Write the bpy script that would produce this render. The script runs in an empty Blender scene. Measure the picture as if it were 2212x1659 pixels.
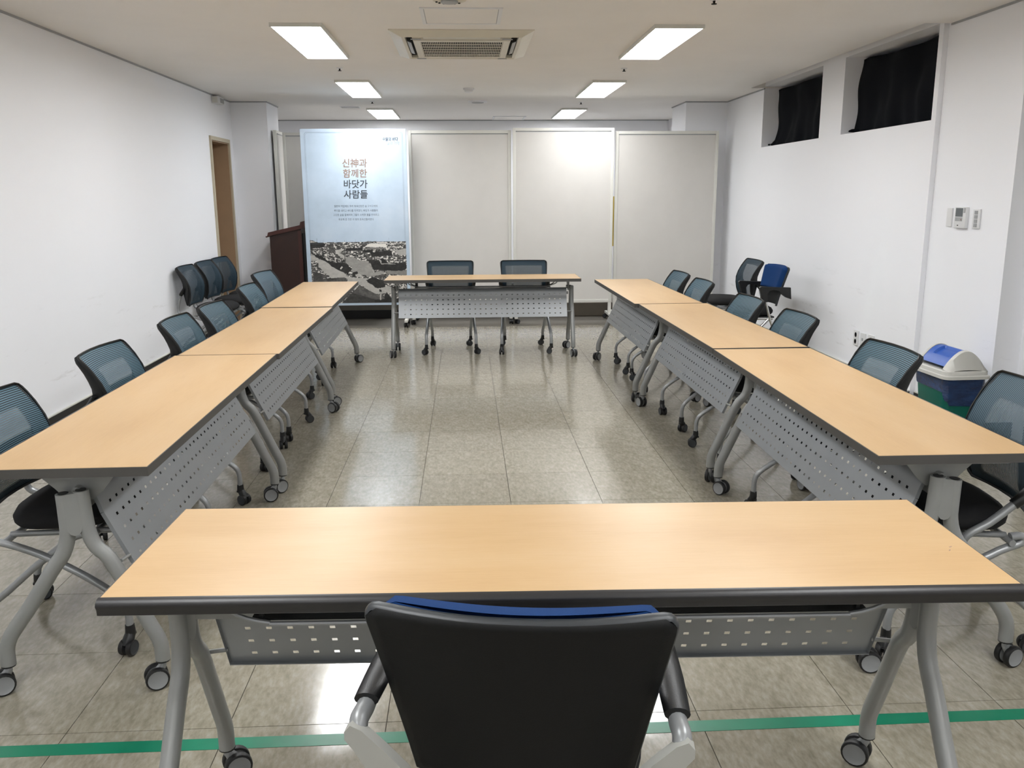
import bpy, bmesh, math, random
import numpy as np
from mathutils import Vector, Matrix
random.seed(7); rng = np.random.default_rng(11)
SC = bpy.context.scene
COL = SC.collection
PI = math.pi

# ------------------------------------------------------------------ camera
CAMH = 1.48
cam_d = bpy.data.cameras.new('camera'); cam = bpy.data.objects.new('camera', cam_d); COL.objects.link(cam)
FPX, PITCH, ROLL, YAW = 1874.09, 0.21488, -0.00542, 0.05164
cam_d.sensor_width = 36; cam_d.sensor_fit = 'HORIZONTAL'; cam_d.lens = 36*FPX/2212
cam_d.clip_start = 0.05; cam_d.clip_end = 100
_f = Vector((math.sin(YAW)*math.cos(PITCH), math.cos(YAW)*math.cos(PITCH), -math.sin(PITCH)))
_r = Vector((math.cos(YAW), -math.sin(YAW), 0)); _u = _r.cross(_f)
_r2 = _r*math.cos(ROLL)+_u*math.sin(ROLL); _u2 = -_r*math.sin(ROLL)+_u*math.cos(ROLL)
M = Matrix((( _r2.x, _u2.x, -_f.x, 0), (_r2.y, _u2.y, -_f.y, 0), (_r2.z, _u2.z, -_f.z, CAMH), (0, 0, 0, 1)))
cam.matrix_world = M
SC.camera = cam

# ------------------------------------------------------------------ world, lights, exposure
w = bpy.data.worlds.new('world'); SC.world = w; w.use_nodes = True
w.node_tree.nodes['Background'].inputs[0].default_value = (0.6, 0.65, 0.7, 1)
w.node_tree.nodes['Background'].inputs[1].default_value = 0.05
SC.view_settings.view_transform = 'Standard'
SC.view_settings.look = 'None'
SC.view_settings.gamma = 1
SC.view_settings.use_curve_mapping = False
SC.view_settings.exposure = 1.27
LAMP_STRENGTH = 11.0
LAMP_COLOR = (0.97, 0.985, 1.0)

# ------------------------------------------------------------------ materials
def s2l(c):
    c = c/255.0
    return c/12.92 if c <= 0.04045 else ((c+0.055)/1.055)**2.4
def rgb(r, g, b): return (s2l(r), s2l(g), s2l(b), 1)
class NT:
    def __init__(s, name):
        s.m = bpy.data.materials.new(name); s.m.use_nodes = True
        s.t = s.m.node_tree; s.b = s.t.nodes['Principled BSDF']
    def n(s, typ, **kw):
        nd = s.t.nodes.new(typ)
        for k, v in kw.items():
            if k.startswith('i_'):
                nd.inputs[k[2:].replace('_', ' ')].default_value = v
            else: setattr(nd, k, v)
        return nd
    def l(s, a, b): s.t.links.new(a, b)
    def ramp(s, fac, stops):
        r = s.n('ShaderNodeValToRGB'); e = r.color_ramp.elements
        e[0].position, e[0].color = stops[0]; e[1].position, e[1].color = stops[-1]
        for p, c in stops[1:-1]:
            x = e.new(p); x.color = c
        s.l(fac, r.inputs[0]); return r.outputs[0]
    def noise(s, scale, detail=3, rough=.5, coord='Object', sc=(1, 1, 1), rot=(0, 0, 0)):
        tc = s.n('ShaderNodeTexCoord')
        mp = s.n('ShaderNodeMapping'); mp.inputs['Scale'].default_value = sc; mp.inputs['Rotation'].default_value = rot
        if coord == 'World':
            g = s.n('ShaderNodeNewGeometry'); s.l(g.outputs['Position'], mp.inputs[0])
        else: s.l(tc.outputs[coord], mp.inputs[0])
        t = s.n('ShaderNodeTexNoise'); t.inputs['Scale'].default_value = scale; t.inputs['Detail'].default_value = detail
        t.inputs['Roughness'].default_value = rough
        s.l(mp.outputs[0], t.inputs['Vector']); return t.outputs['Fac']
    def bump(s, h, strength=.1, dist=.01):
        b = s.n('ShaderNodeBump'); b.inputs['Strength'].default_value = strength; b.inputs['Distance'].default_value = dist
        s.l(h, b.inputs['Height']); s.l(b.outputs[0], s.b.inputs['Normal'])
def mat(name, col, rough=.5, metal=0., spec=.5, var=.06, nscale=8, bump=0, bscale=200, coat=0, sheen=0):
    m = NT(name); b = m.b
    b.inputs['Roughness'].default_value = rough; b.inputs['Metallic'].default_value = metal
    b.inputs['Specular IOR Level'].default_value = spec
    c = rgb(*col)
    f = m.noise(nscale, 4, .6)
    lo = tuple(x*(1-var) for x in c[:3])+(1,); hi = tuple(min(1, x*(1+var)) for x in c[:3])+(1,)
    m.l(m.ramp(f, [(.3, lo), (.7, hi)]), b.inputs['Base Color'])
    if bump: m.bump(m.noise(bscale, 2), bump, .002)
    if coat: b.inputs['Coat Weight'].default_value = coat; b.inputs['Coat Roughness'].default_value = .15
    if sheen: b.inputs['Sheen Weight'].default_value = sheen
    return m.m
MT = {}
MT['black_plastic'] = mat('black plastic', (17, 18, 19), .42, bump=.15, bscale=500)
MT['shell_plastic'] = mat('matte charcoal shell plastic', (11, 12, 12), .65, bump=.2, bscale=600, spec=.3)
MT['rim_plastic'] = mat('dark grey plastic', (50, 53, 56), .4)
MT['seat_fabric'] = mat('charcoal seat fabric', (38, 38, 39), .9, bump=.4, bscale=700, spec=.2)
MT['blue_fabric'] = mat('royal blue fabric', (24, 56, 104), .95, bump=.4, bscale=700, spec=.15)
MT['silver_paint'] = mat('silver grey painted steel', (150, 152, 153), .36, metal=.35, var=.04)
MT['leg_paint'] = mat('satin grey painted steel', (146, 147, 145), .42, metal=.3, var=.05)
MT['panel_paint'] = mat('grey powder coated sheet', (150, 153, 155), .42, metal=.35, var=.03)
MT['chrome'] = mat('chrome', (200, 200, 198), .14, metal=1., var=.03)
MT['bracket_grey'] = mat('light grey painted bracket', (172, 172, 166), .45, var=.03)
MT['edge_grey'] = mat('grey edge band', (72, 70, 67), .5, var=.05)
MT['edge_dark'] = mat('dark rubber edge', (40, 39, 40), .38, var=.05)
MT['wheel_grey'] = mat('grey wheel cap', (140, 142, 143), .4, var=.05)
MT['wheel_black'] = mat('black wheel tread', (15, 15, 16), .5)
MT['white_frame'] = mat('off white painted frame', (214, 213, 206), .45, var=.02)
MT['board'] = mat('warm white board', (206, 203, 198), .6, var=.025, nscale=3)
MT['maroon_wood'] = mat('dark mahogany veneer', (46, 25, 18), .5, var=.15, nscale=6)
MT['maroon_trim'] = mat('mahogany trim', (66, 30, 23), .45, var=.1)
MT['black_cloth'] = mat('black blackout cloth', (8, 11, 17), .9, var=.1, bump=.5, bscale=90, spec=.15)
MT['white_plastic'] = mat('white plastic', (222, 223, 224), .4, var=.01)
MT['cream_plastic'] = mat('aged cream plastic', (212, 207, 192), .45, var=.02)
MT['lcd'] = mat('grey display glass', (98, 104, 108), .2)
MT['label_grey'] = mat('grey label', (160, 162, 164), .5)
MT['dark_gap'] = mat('dark cavity', (14, 14, 12), .85)
MT['door_tan'] = mat('tan painted door', (163, 136, 108), .5, var=.03)
MT['door_beige'] = mat('beige door frame', (190, 180, 158), .5, var=.03)
MT['skirting'] = mat('black vinyl skirting', (17, 16, 15), .4)
MT['riser'] = mat('brown grey riser', (118, 110, 98), .45, var=.06)
MT['bin_green'] = mat('teal green bin plastic', (0, 98, 84), .35, var=.05)
MT['bin_white'] = mat('light grey bin rim', (205, 204, 198), .4, var=.02)
MT['bin_blue'] = mat('blue bin flap', (45, 92, 182), .35, var=.04)
MT['yellow'] = mat('yellow board', (205, 175, 40), .5)
MT['tape'] = mat('green floor tape', (16, 122, 92), .3, var=.12, nscale=5)
MT['frame_greygreen'] = mat('grey green metal frame', (92, 94, 86), .5)
MT['joint'] = mat('tile joint', (84, 79, 69), .7)
MT['ink_dark'] = mat('dark slate ink', (70, 78, 88), .7)
MT['ink_brown'] = mat('brown ink', (150, 128, 116), .7)
MT['ink_grey'] = mat('grey ink', (112, 124, 138), .7)
MT['ink_pale'] = mat('pale ink', (150, 158, 170), .7)
MT['poster_line'] = mat('fine grey blue line', (158, 172, 188), .7)

m = NT('clean white bin film'); m.b.inputs['Roughness'].default_value = .22
f = m.noise(6, 5, .6, sc=(1, 1, 3)); m.l(m.ramp(f, [(.35, rgb(14, 38, 76)), (.65, rgb(26, 62, 112))]), m.b.inputs['Base Color'])
m.bump(m.noise(26, 5, .7, sc=(1, 1, 2.5)), .9, .012); MT['bin_bag'] = m.m

def wallmat(name, c, rough=.75):
    m = NT(name); m.b.inputs['Roughness'].default_value = rough; m.b.inputs['Specular IOR Level'].default_value = .3
    f = m.noise(1.3, 5, .6, 'World'); c0 = rgb(*c); c1 = tuple(x*.965 for x in c0[:3])+(1,)
    m.l(m.ramp(f, [(.3, c1), (.6, c0)]), m.b.inputs['Base Color'])
    m.bump(m.noise(120, 3, .6, 'World'), .06, .003); return m.m
MT['wall'] = wallmat('white wall paint', (243, 244, 248))
MT['ceiling'] = wallmat('white ceiling paint', (236, 233, 229), .85)
# scuff marks low on the side walls are part of the paint
m = NT('scuffed white wall paint'); m.b.inputs['Roughness'].default_value = .75; m.b.inputs['Specular IOR Level'].default_value = .3
g = m.n('ShaderNodeNewGeometry'); sp = m.n('ShaderNodeSeparateXYZ'); m.l(g.outputs['Position'], sp.inputs[0])
band = m.n('ShaderNodeMapRange'); band.inputs['From Min'].default_value = .95; band.inputs['From Max'].default_value = .45; m.l(sp.outputs['Z'], band.inputs['Value'])
sc_ = m.noise(3.0, 8, .75, 'World', sc=(1, .6, 4))
thr = m.n('ShaderNodeMapRange'); thr.inputs['From Min'].default_value = .60; thr.inputs['From Max'].default_value = .72; m.l(sc_, thr.inputs['Value'])
mu = m.n('ShaderNodeMath', operation='MULTIPLY'); m.l(band.outputs[0], mu.inputs[0]); m.l(thr.outputs[0], mu.inputs[1])
mx = m.n('ShaderNodeMix', data_type='RGBA'); mx.inputs['A'].default_value = rgb(243, 244, 248); mx.inputs['B'].default_value = rgb(220, 220, 222)
m.l(mu.outputs[0], mx.inputs['Factor']); m.l(mx.outputs['Result'], m.b.inputs['Base Color'])
m.bump(m.noise(120, 3, .6, 'World'), .06, .003); MT['wall_scuffed'] = m.m

# floor tile: mottled beige vinyl, waxed
m = NT('mottled beige vinyl tile'); b = m.b
oi = m.n('ShaderNodeObjectInfo')
n1 = m.noise(22, 5, .7, 'World', sc=(1, .62, 1), rot=(0, 0, .75))
n2 = m.noise(70, 3, .6, 'World', sc=(1, .35, 1), rot=(0, 0, .8))
ad = m.n('ShaderNodeMath', operation='ADD'); m.l(n1, ad.inputs[0]); m.l(n2, ad.inputs[1])
hf = m.n('ShaderNodeMath', operation='MULTIPLY'); m.l(ad.outputs[0], hf.inputs[0]); hf.inputs[1].default_value = .5
colr = m.ramp(hf.outputs[0], [(.36, rgb(133, 127, 111)), (.5, rgb(149, 143, 128)), (.64, rgb(164, 159, 146))])
hv = m.n('ShaderNodeHueSaturation'); m.l(colr, hv.inputs['Color'])
mr = m.n('ShaderNodeMapRange'); m.l(oi.outputs['Random'], mr.inputs['Value']); mr.inputs['To Min'].default_value = .965; mr.inputs['To Max'].default_value = 1.03
m.l(mr.outputs[0], hv.inputs['Value']); m.l(hv.outputs[0], b.inputs['Base Color'])
rr = m.n('ShaderNodeMapRange'); m.l(m.noise(2.2, 5, .65, 'World'), rr.inputs['Value'])
rr.inputs['From Min'].default_value = .3; rr.inputs['From Max'].default_value = .7; rr.inputs['To Min'].default_value = .08; rr.inputs['To Max'].default_value = .17
m.l(rr.outputs[0], b.inputs['Roughness']); b.inputs['Specular IOR Level'].default_value = .65
m.bump(m.noise(9, 3, .5, 'World'), .05, .01); MT['tile'] = m.m

# table laminate
m = NT('light beech laminate'); b = m.b
n1 = m.noise(1.6, 4, .55, sc=(1, 4, 4)); n2 = m.noise(14, 4, .6, sc=(1, 14, 14))
ad = m.n('ShaderNodeMath', operation='MULTIPLY_ADD'); m.l(n2, ad.inputs[0]); ad.inputs[1].default_value = .35; m.l(n1, ad.inputs[2])
m.l(m.ramp(ad.outputs[0], [(.45, rgb(187, 153, 109)), (.68, rgb(194, 161, 117)), (.9, rgb(198, 167, 125))]), b.inputs['Base Color'])
b.inputs['Roughness'].default_value = .36; b.inputs['Specular IOR Level'].default_value = .45
m.bump(m.noise(300, 2), .03, .002); MT['laminate'] = m.m

# chair mesh: woven horizontal ribs with see-through gaps
def meshmat(name, light, dark, axis='Y', win=(.20, .80, .10, .80)):
    m = NT(name); b = m.b
    uv = m.n('ShaderNodeUVMap'); s = m.n('ShaderNodeSeparateXYZ'); m.l(uv.outputs[0], s.inputs[0])
    k = m.n('ShaderNodeMath', operation='MULTIPLY'); m.l(s.outputs[axis], k.inputs[0]); k.inputs[1].default_value = 54
    fr = m.n('ShaderNodeMath', operation='FRACT'); m.l(k.outputs[0], fr.inputs[0])
    pg = m.n('ShaderNodeMath', operation='PINGPONG'); m.l(fr.outputs[0], pg.inputs[0]); pg.inputs[1].default_value = .5
    st = m.n('ShaderNodeMapRange'); m.l(pg.outputs[0], st.inputs['Value']); st.inputs['From Min'].default_value = .20; st.inputs['From Max'].default_value = .30
    mx = m.n('ShaderNodeMix', data_type='RGBA'); mx.inputs['A'].default_value = rgb(*dark); mx.inputs['B'].default_value = rgb(*light)
    m.l(st.outputs[0], mx.inputs['Factor']); m.l(mx.outputs['Result'], b.inputs['Base Color'])
    b.inputs['Roughness'].default_value = .6; b.inputs['Specular IOR Level'].default_value = .3
    tr = m.n('ShaderNodeBsdfTransparent'); ms = m.n('ShaderNodeMixShader')
    iv = m.n('ShaderNodeMath', operation='MULTIPLY_ADD'); m.l(st.outputs[0], iv.inputs[0]); iv.inputs[1].default_value = -.22; iv.inputs[2].default_value = .27
    def inside(o, lo, hi):
        a = m.n('ShaderNodeMapRange'); m.l(o, a.inputs['Value']); a.inputs['From Min'].default_value = lo-.02; a.inputs['From Max'].default_value = lo+.02
        b2 = m.n('ShaderNodeMapRange'); m.l(o, b2.inputs['Value']); b2.inputs['From Min'].default_value = hi+.02; b2.inputs['From Max'].default_value = hi-.02
        c2 = m.n('ShaderNodeMath', operation='MULTIPLY'); m.l(a.outputs[0], c2.inputs[0]); m.l(b2.outputs[0], c2.inputs[1]); return c2.outputs[0]
    q1 = m.n('ShaderNodeMath', operation='MULTIPLY'); m.l(inside(s.outputs['X'], win[0], win[1]), q1.inputs[0]); m.l(inside(s.outputs['Y'], win[2], win[3]), q1.inputs[1])
    q2 = m.n('ShaderNodeMath', operation='MULTIPLY'); m.l(iv.outputs[0], q2.inputs[0]); m.l(q1.outputs[0], q2.inputs[1]); iv = q2
    m.l(iv.outputs[0], ms.inputs[0]); m.l(b.outputs[0], ms.inputs[1]); m.l(tr.outputs[0], ms.inputs[2])
    out = [n for n in m.t.nodes if n.type == 'OUTPUT_MATERIAL'][0]; m.l(ms.outputs[0], out.inputs[0])
    return m.m
MT['mesh'] = meshmat('teal ribbed mesh', (78, 108, 122), (10, 20, 29))
MT['mesh_fine'] = meshmat('slate teal fine mesh', (42, 62, 74), (28, 44, 55), win=(.10, .90, .06, .87))
MT['mesh_pale'] = meshmat('pale grey teal fine mesh', (82, 102, 113), (32, 48, 58), 'X')
MT['mesh_soft'] = meshmat('pale grey teal mesh', (72, 92, 104), (58, 78, 90))
m = NT('lamp diffuser'); m.b.inputs['Base Color'].default_value = (.9, .9, .9, 1)
m.b.inputs['Emission Color'].default_value = LAMP_COLOR+(1,); m.b.inputs['Emission Strength'].default_value = LAMP_STRENGTH; MT['lamp'] = m.m
m = NT('pale sky print'); m.b.inputs['Roughness'].default_value = .5
m.l(m.ramp(m.noise(2.0, 6, .6), [(.3, rgb(178, 196, 212)), (.55, rgb(192, 209, 226)), (.75, rgb(205, 218, 232))]), m.b.inputs['Base Color']); MT['poster'] = m.m
m = NT('photographic print'); m.b.inputs['Roughness'].default_value = .5
at_ = m.n('ShaderNodeVertexColor'); at_.layer_name = 'print'; m.l(at_.outputs[0], m.b.inputs['Base Color']); MT['print'] = m.m

# ------------------------------------------------------------------ mesh helpers
def v3(p): return Vector(p)
class MB:
    def __init__(s): s.v = []; s.f = []; s.mi = []; s.uv = {}
    def add(s, vs, fs, mi=0):
        o = len(s.v); s.v += [tuple(p) for p in vs]; s.f += [tuple(o+i for i in f) for f in fs]; s.mi += [mi]*len(fs); return s
    def box(s, lo, hi, mi=0, bev=0, mat4=None):
        x0, y0, z0 = lo; x1, y1, z1 = hi
        if bev <= 0:
            vs = [(x0, y0, z0), (x1, y0, z0), (x1, y1, z0), (x0, y1, z0), (x0, y0, z1), (x1, y0, z1), (x1, y1, z1), (x0, y1, z1)]
            fs = [(3, 2, 1, 0), (4, 5, 6, 7), (0, 1, 5, 4), (1, 2, 6, 5), (2, 3, 7, 6), (3, 0, 4, 7)]
        else:
            bm = bmesh.new(); bmesh.ops.create_cube(bm, size=1)
            for q in bm.verts: q.co = Vector(((x0+x1)/2+q.co.x*(x1-x0), (y0+y1)/2+q.co.y*(y1-y0), (z0+z1)/2+q.co.z*(z1-z0)))
            bmesh.ops.bevel(bm, geom=list(bm.edges), offset=bev, segments=3, affect='EDGES', profile=.6)
            bm.verts.index_update(); vs = [tuple(q.co) for q in bm.verts]; fs = [[q.index for q in f.verts] for f in bm.faces]; bm.free()
        if mat4 is not None: vs = [tuple(mat4 @ Vector(p)) for p in vs]
        return s.add(vs, fs, mi)
    def prism(s, pts, axis, a, b, mi=0):
        # pts: 2D outline in the other two axes
        def P(p, t):
            if axis == 0: return (t, p[0], p[1])
            if axis == 1: return (p[0], t, p[1])
            return (p[0], p[1], t)
        n = len(pts); vs = [P(p, a) for p in pts]+[P(p, b) for p in pts]
        fs = [tuple(range(n-1, -1, -1)), tuple(range(n, 2*n))]+[(i, (i+1) % n, n+(i+1) % n, n+i) for i in range(n)]
        return s.add(vs, fs, mi)
    def tube(s, path, r, seg=10, r2=None, mi=0, smooth=4, up=None, cap=True):
        # r across 'side', r2 along 'normal'; r may be list
        P = [v3(p) for p in path]
        R = list(r) if isinstance(r, (list, tuple)) else [r]*len(P)
        R2 = R if r2 is None else (list(r2) if isinstance(r2, (list, tuple)) else [r2]*len(P))
        if smooth and len(P) > 2:
            Q = []; q1 = []; q2 = []
            for i in range(len(P)-1):
                p0 = P[max(i-1, 0)]; p1 = P[i]; p2 = P[i+1]; p3 = P[min(i+2, len(P)-1)]
                for k in range(smooth):
                    t = k/smooth
                    Q.append(.5*((2*p1)+(p2-p0)*t+(2*p0-5*p1+4*p2-p3)*t*t+(3*p1-p0-3*p2+p3)*t**3))
                    q1.append(R[i]*(1-t)+R[i+1]*t); q2.append(R2[i]*(1-t)+R2[i+1]*t)
            Q.append(P[-1]); q1.append(R[-1]); q2.append(R2[-1]); P, R, R2 = Q, q1, q2
        n = len(P); T = []
        for i in range(n):
            d = P[min(i+1, n-1)]-P[max(i-1, 0)]; T.append(d.normalized())
        nr = v3(up) if up else (Vector((0, 0, 1)) if abs(T[0].z) < .9 else Vector((1, 0, 0)))
        vs = []
        for i in range(n):
            nr = (nr-T[i]*nr.dot(T[i])).normalized(); sd = T[i].cross(nr)
            for k in range(seg):
                a = 2*PI*k/seg; vs.append(tuple(P[i]+sd*math.cos(a)*R[i]+nr*math.sin(a)*R2[i]))
        fs = []
        for i in range(n-1):
            for k in range(seg):
                k2 = (k+1) % seg; fs.append((i*seg+k, i*seg+k2, (i+1)*seg+k2, (i+1)*seg+k))
        if cap: fs.append(tuple(range(seg-1, -1, -1))); fs.append(tuple((n-1)*seg+k for k in range(seg)))
        return s.add(vs, fs, mi)
    def lathe(s, prof, seg=20, mat4=None, mis=None):
        # prof list of (r,z) about Z
        vs = []; fs = []; n = len(prof); mm = []
        for r, z in prof:
            for k in range(seg):
                a = 2*PI*k/seg; vs.append((r*math.cos(a), r*math.sin(a), z))
        for i in range(n-1):
            for k in range(seg):
                k2 = (k+1) % seg; fs.append((i*seg+k, i*seg+k2, (i+1)*seg+k2, (i+1)*seg+k)); mm.append(mis[i] if mis else 0)
        fs.append(tuple(range(seg-1, -1, -1))); mm.append(mis[0] if mis else 0)
        fs.append(tuple((n-1)*seg+k for k in range(seg))); mm.append(mis[-1] if mis else 0)
        if mat4 is not None: vs = [tuple(mat4 @ Vector(p)) for p in vs]
        o = len(s.mi); s.add(vs, fs, 0); s.mi[o:] = mm; return s
    def grid(s, fn, nu, nv, mi=0, uv=False, skip=None):
        vs = [fn(i/nu, j/nv) for j in range(nv+1) for i in range(nu+1)]; fs = []
        o = len(s.v); fo = len(s.f)
        for j in range(nv):
            for i in range(nu):
                if skip and skip(i, j): continue
                fs.append((j*(nu+1)+i, j*(nu+1)+i+1, (j+1)*(nu+1)+i+1, (j+1)*(nu+1)+i))
                if uv: s.uv[fo+len(fs)-1] = [(i/nu, j/nv), ((i+1)/nu, j/nv), ((i+1)/nu, (j+1)/nv), (i/nu, (j+1)/nv)]
        return s.add(vs, fs, mi)
    def mesh(s, name, mats, smooth=True, angle=40, thick=0):
        me = bpy.data.meshes.new(name); me.from_pydata(s.v, [], s.f); me.validate(clean_customdata=False)
        for mm in (mats if isinstance(mats, (list, tuple)) else [mats]): me.materials.append(MT[mm])
        if len(me.polygons) == len(s.mi): me.polygons.foreach_set('material_index', s.mi)
        if s.uv:
            L = me.uv_layers.new(name='UVMap')
            for fi, uvs in s.uv.items():
                for li, c in zip(me.polygons[fi].loop_indices, uvs): L.data[li].uv = c
        if smooth:
            me.polygons.foreach_set('use_smooth', [True]*len(me.polygons))
            me.set_sharp_from_angle(angle=math.radians(angle))
        me.update(); return me
def link(name, me, parent=None, loc=(0, 0, 0), rot=(0, 0, 0)):
    o = bpy.data.objects.new(name, me); COL.objects.link(o); o.location = loc; o.rotation_euler = rot
    if parent is not None: o.parent = parent
    return o
def part(name, mb, mats, parent=None, loc=(0, 0, 0), rot=(0, 0, 0), smooth=True, angle=40, label=None, thick=0):
    me = mb.mesh(name, mats, smooth, angle)
    o = link(name, me, parent, loc, rot)
    if thick:
        md = o.modifiers.new('thickness', 'SOLIDIFY'); md.thickness = thick; md.offset = 0
    if label: o['label'] = label
    return o
def tag(o, label, cat, group=None):
    o['label'] = label; o['category'] = cat
    if group: o['group'] = group
    return o
def thing(name, label, cat, loc=(0, 0, 0), rz=0, group=None):
    o = bpy.data.objects.new(name, None); COL.objects.link(o); o.location = loc; o.rotation_euler = (0, 0, rz)
    o.empty_display_size = .1
    return tag(o, label, cat, group)
def struct(name, mb, mats, parent=None, smooth=False):
    o = part(name, mb, mats, parent, smooth=smooth)
    if parent is None: o['kind'] = 'structure'
    return o
def copy_tree(o, parent=None):
    c = o.copy(); COL.objects.link(c); c.parent = parent
    for ch in list(o.children): copy_tree(ch, c)
    return c
def place(proto, used, loc, rz, label, group=None):
    o = proto if not used else copy_tree(proto)
    o.location = loc; o.rotation_euler = (0, 0, rz); o['label'] = label
    if group: o['group'] = group
    return o

# ------------------------------------------------------------------ room
CH = 2.55                      # ceiling height
XL, XR, XN, XB = -2.70, 3.14, 3.175, 3.335   # left wall, right wall, right wall nearer, right wall beside the camera
YB = 10.65                     # front of the pillars / platform edge
# floor base and tiles
fb = MB().box((-3.4, -4.2, -.06), (4.2, 13.6, -.0035)); floor = struct('floor', fb, 'joint')
TS, GAP = .45, .0012
tile_me = MB().box((-TS/2+GAP, -TS/2+GAP, -.003), (TS/2-GAP, TS/2-GAP, 0)).mesh('floor_tile', 'tile', smooth=False)
allt = []
for i in range(-7, 9):
    for j in range(-20, 16):
        cx = -.25+TS*(i+.5); cy = 4.497+TS*(j-4+.5)
        if cx < XL-.2 or cx > XB+.2 or cy < -4 or cy > YB+.3: continue
        allt.append((cx, cy))
vis = [t for t in allt if t[1] > 1.5]; vis.sort(key=lambda t: t[1]); vis = vis[:300]
vs_ = set(vis)
for k, (cx, cy) in enumerate(vis): link('floor_tile', tile_me, floor, (cx, cy, 0))
rest = MB()
for cx, cy in allt:
    if (cx, cy) not in vs_: rest.box((cx-TS/2+GAP, cy-TS/2+GAP, -.003), (cx+TS/2-GAP, cy+TS/2-GAP, 0))
o = part('floor_tile_rest', rest, 'tile', floor, smooth=False); o['kind'] = 'stuff'

# left wall with doorway 9.72..10.42, height 2.06
D0, D1, DH = 9.73, 10.43, 2.07
wl = MB().box((XL-.30, -4.2, 0), (XL, D0, CH+.1)).box((XL-.30, D1, 0), (XL, YB, CH+.1)).box((XL-.30, D0, DH), (XL, D1, CH+.1))
wl.box((XL-.30, YB, 0), (-2.285, 11.27, CH+.1))      # pillar
wl.box((-3.3, 11.27, 0), (-3.0, 13.4, CH+.1))
struct('wall_left', wl, 'wall_scuffed')
bl = MB().box((XL, -4.0, 0), (XL+.012, D0-.045, .095)).box((XL, D1+.045, 0), (XL+.012, YB, .095)).box((XL, YB-.012, 0), (-2.285, YB, .095))
struct('baseboard_left', bl, 'skirting')
bl = MB().box((XL, -4.0, .095), (XL+.016, D0-.045, .103)).box((XL, D1+.045, .095), (XL+.016, YB-.012, .103))
struct('trim_1', bl, 'white_frame')
# door in the left wall
d1 = bpy.data.objects.new('door_1', None); COL.objects.link(d1); d1['kind'] = 'structure'; d1.location = (XL, (D0+D1)/2, 0)
def dloc(mb): return mb
fr = MB().box((-.02, D0-(D0+D1)/2-.04, 0), (.018, D0-(D0+D1)/2+.0, DH+.04)).box((-.02, D1-(D0+D1)/2, 0), (.018, D1-(D0+D1)/2+.04, DH+.04)).box((-.02, D0-(D0+D1)/2-.0, DH), (.018, D1-(D0+D1)/2, DH+.04))
part('door_frame', fr, 'door_beige', d1, smooth=False)
h = (D1-D0)/2
jb = MB().box((-.26, -h, 0), (-.0, -h+.012, DH)).box((-.26, h-.012, 0), (0, h, DH)).box((-.26, -h+.012, DH-.012), (0, h-.012, DH))
jb.box((-.19, h-.035, 0), (-.17, h-.012, DH-.012))
part('door_jamb', jb, 'door_tan', d1, smooth=False)
dl = MB().box((-.25, -h+.012, .005), (-.21, h-.012, DH-.012))
part('door_leaf', dl, 'door_tan', d1, smooth=False)
hd = MB().tube([(-.21, -h+.09, .98), (-.16, -h+.09, .98), (-.155, -h+.2, .98)], .009)
part('door_handle', hd, 'chrome', d1)
dc = MB().box((-.21, -.1, DH-.12), (-.16, .14, DH-.06), bev=.006).tube([(-.17, -.08, DH-.055), (-.12, .12, DH-.05), (-.2, h-.05, DH-.045)], .008, smooth=0)
part('door_closer', dc, 'silver_paint', d1)

# right wall: lower, piers, window recesses
W1 = (7.83, 9.36); W2 = (5.925, 7.37); WZ0 = 1.955; WZ1 = 2.565
wr = MB()
wr.box((XR, 5.87, 0), (XR+.36, YB, WZ0))
wr.box((XR, W1[1], WZ0), (XR+.36, YB, 2.72)).box((XR, W2[1], WZ0), (XR+.36, W1[0], 2.72)).box((XR, 5.87, WZ0), (XR+.36, W2[0], 2.72))
wr.box((XR, W2[0], WZ1), (XR+.36, W2[1], 2.72)).box((XR, W1[0], WZ1), (XR+.36, W1[1], 2.72))
wr.box((XN, 5.0, 0), (XR+.36, 5.87, 2.72))
wr.box((XB, -4.2, 0), (XB+.36, 3.95, 2.72)).box((XB, 3.95, 2.1), (XB+.36, 4.86, 2.72)).box((XB, 4.86, 0), (XB+.36, 5.0, 2.72))
wr.box((2.64, YB, 0), (XR+.36, 11.35, 2.72)).box((3.02, 11.35, 0), (XR+.36, 13.4, 2.72))
struct('wall_right', wr, 'wall_scuffed')
br = MB().box((XR-.012, 5.87, 0), (XR, YB, .095)).box((XN-.012, 5.0, 0), (XN, 5.858, .095)).box((XN-.012, 4.988, 0), (XB, 5.0, .095)).box((2.64, YB-.012, 0), (XR-.012, YB, .095))
struct('baseboard_right', br, 'skirting')
br = MB().box((XR-.016, 5.87, .095), (XR, YB-.012, .103)).box((XN-.016, 5.0, .095), (XN, 5.85, .103))
struct('trim_2', br, 'white_frame')
d2 = bpy.data.objects.new('door_2', None); COL.objects.link(d2); d2['kind'] = 'structure'; d2.location = (XB, 4.4, 0)
fr = MB().box((-.012, .41, 0), (.1, .46, 2.1)).box((-.012, -.45, 0), (.1, -.40, 2.1)).box((-.012, -.40, 2.05), (.1, .41, 2.1))
part('door_frame', fr, 'frame_greygreen', d2, smooth=False)
part('door_leaf', MB().box((.03, -.40, .005), (.07, .41, 2.05)), 'frame_greygreen', d2, smooth=False)
part('door_handle', MB().tube([(.03, -.3, 1), (-.03, -.3, 1), (-.035, -.18, 1)], .009), 'chrome', d2)
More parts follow.
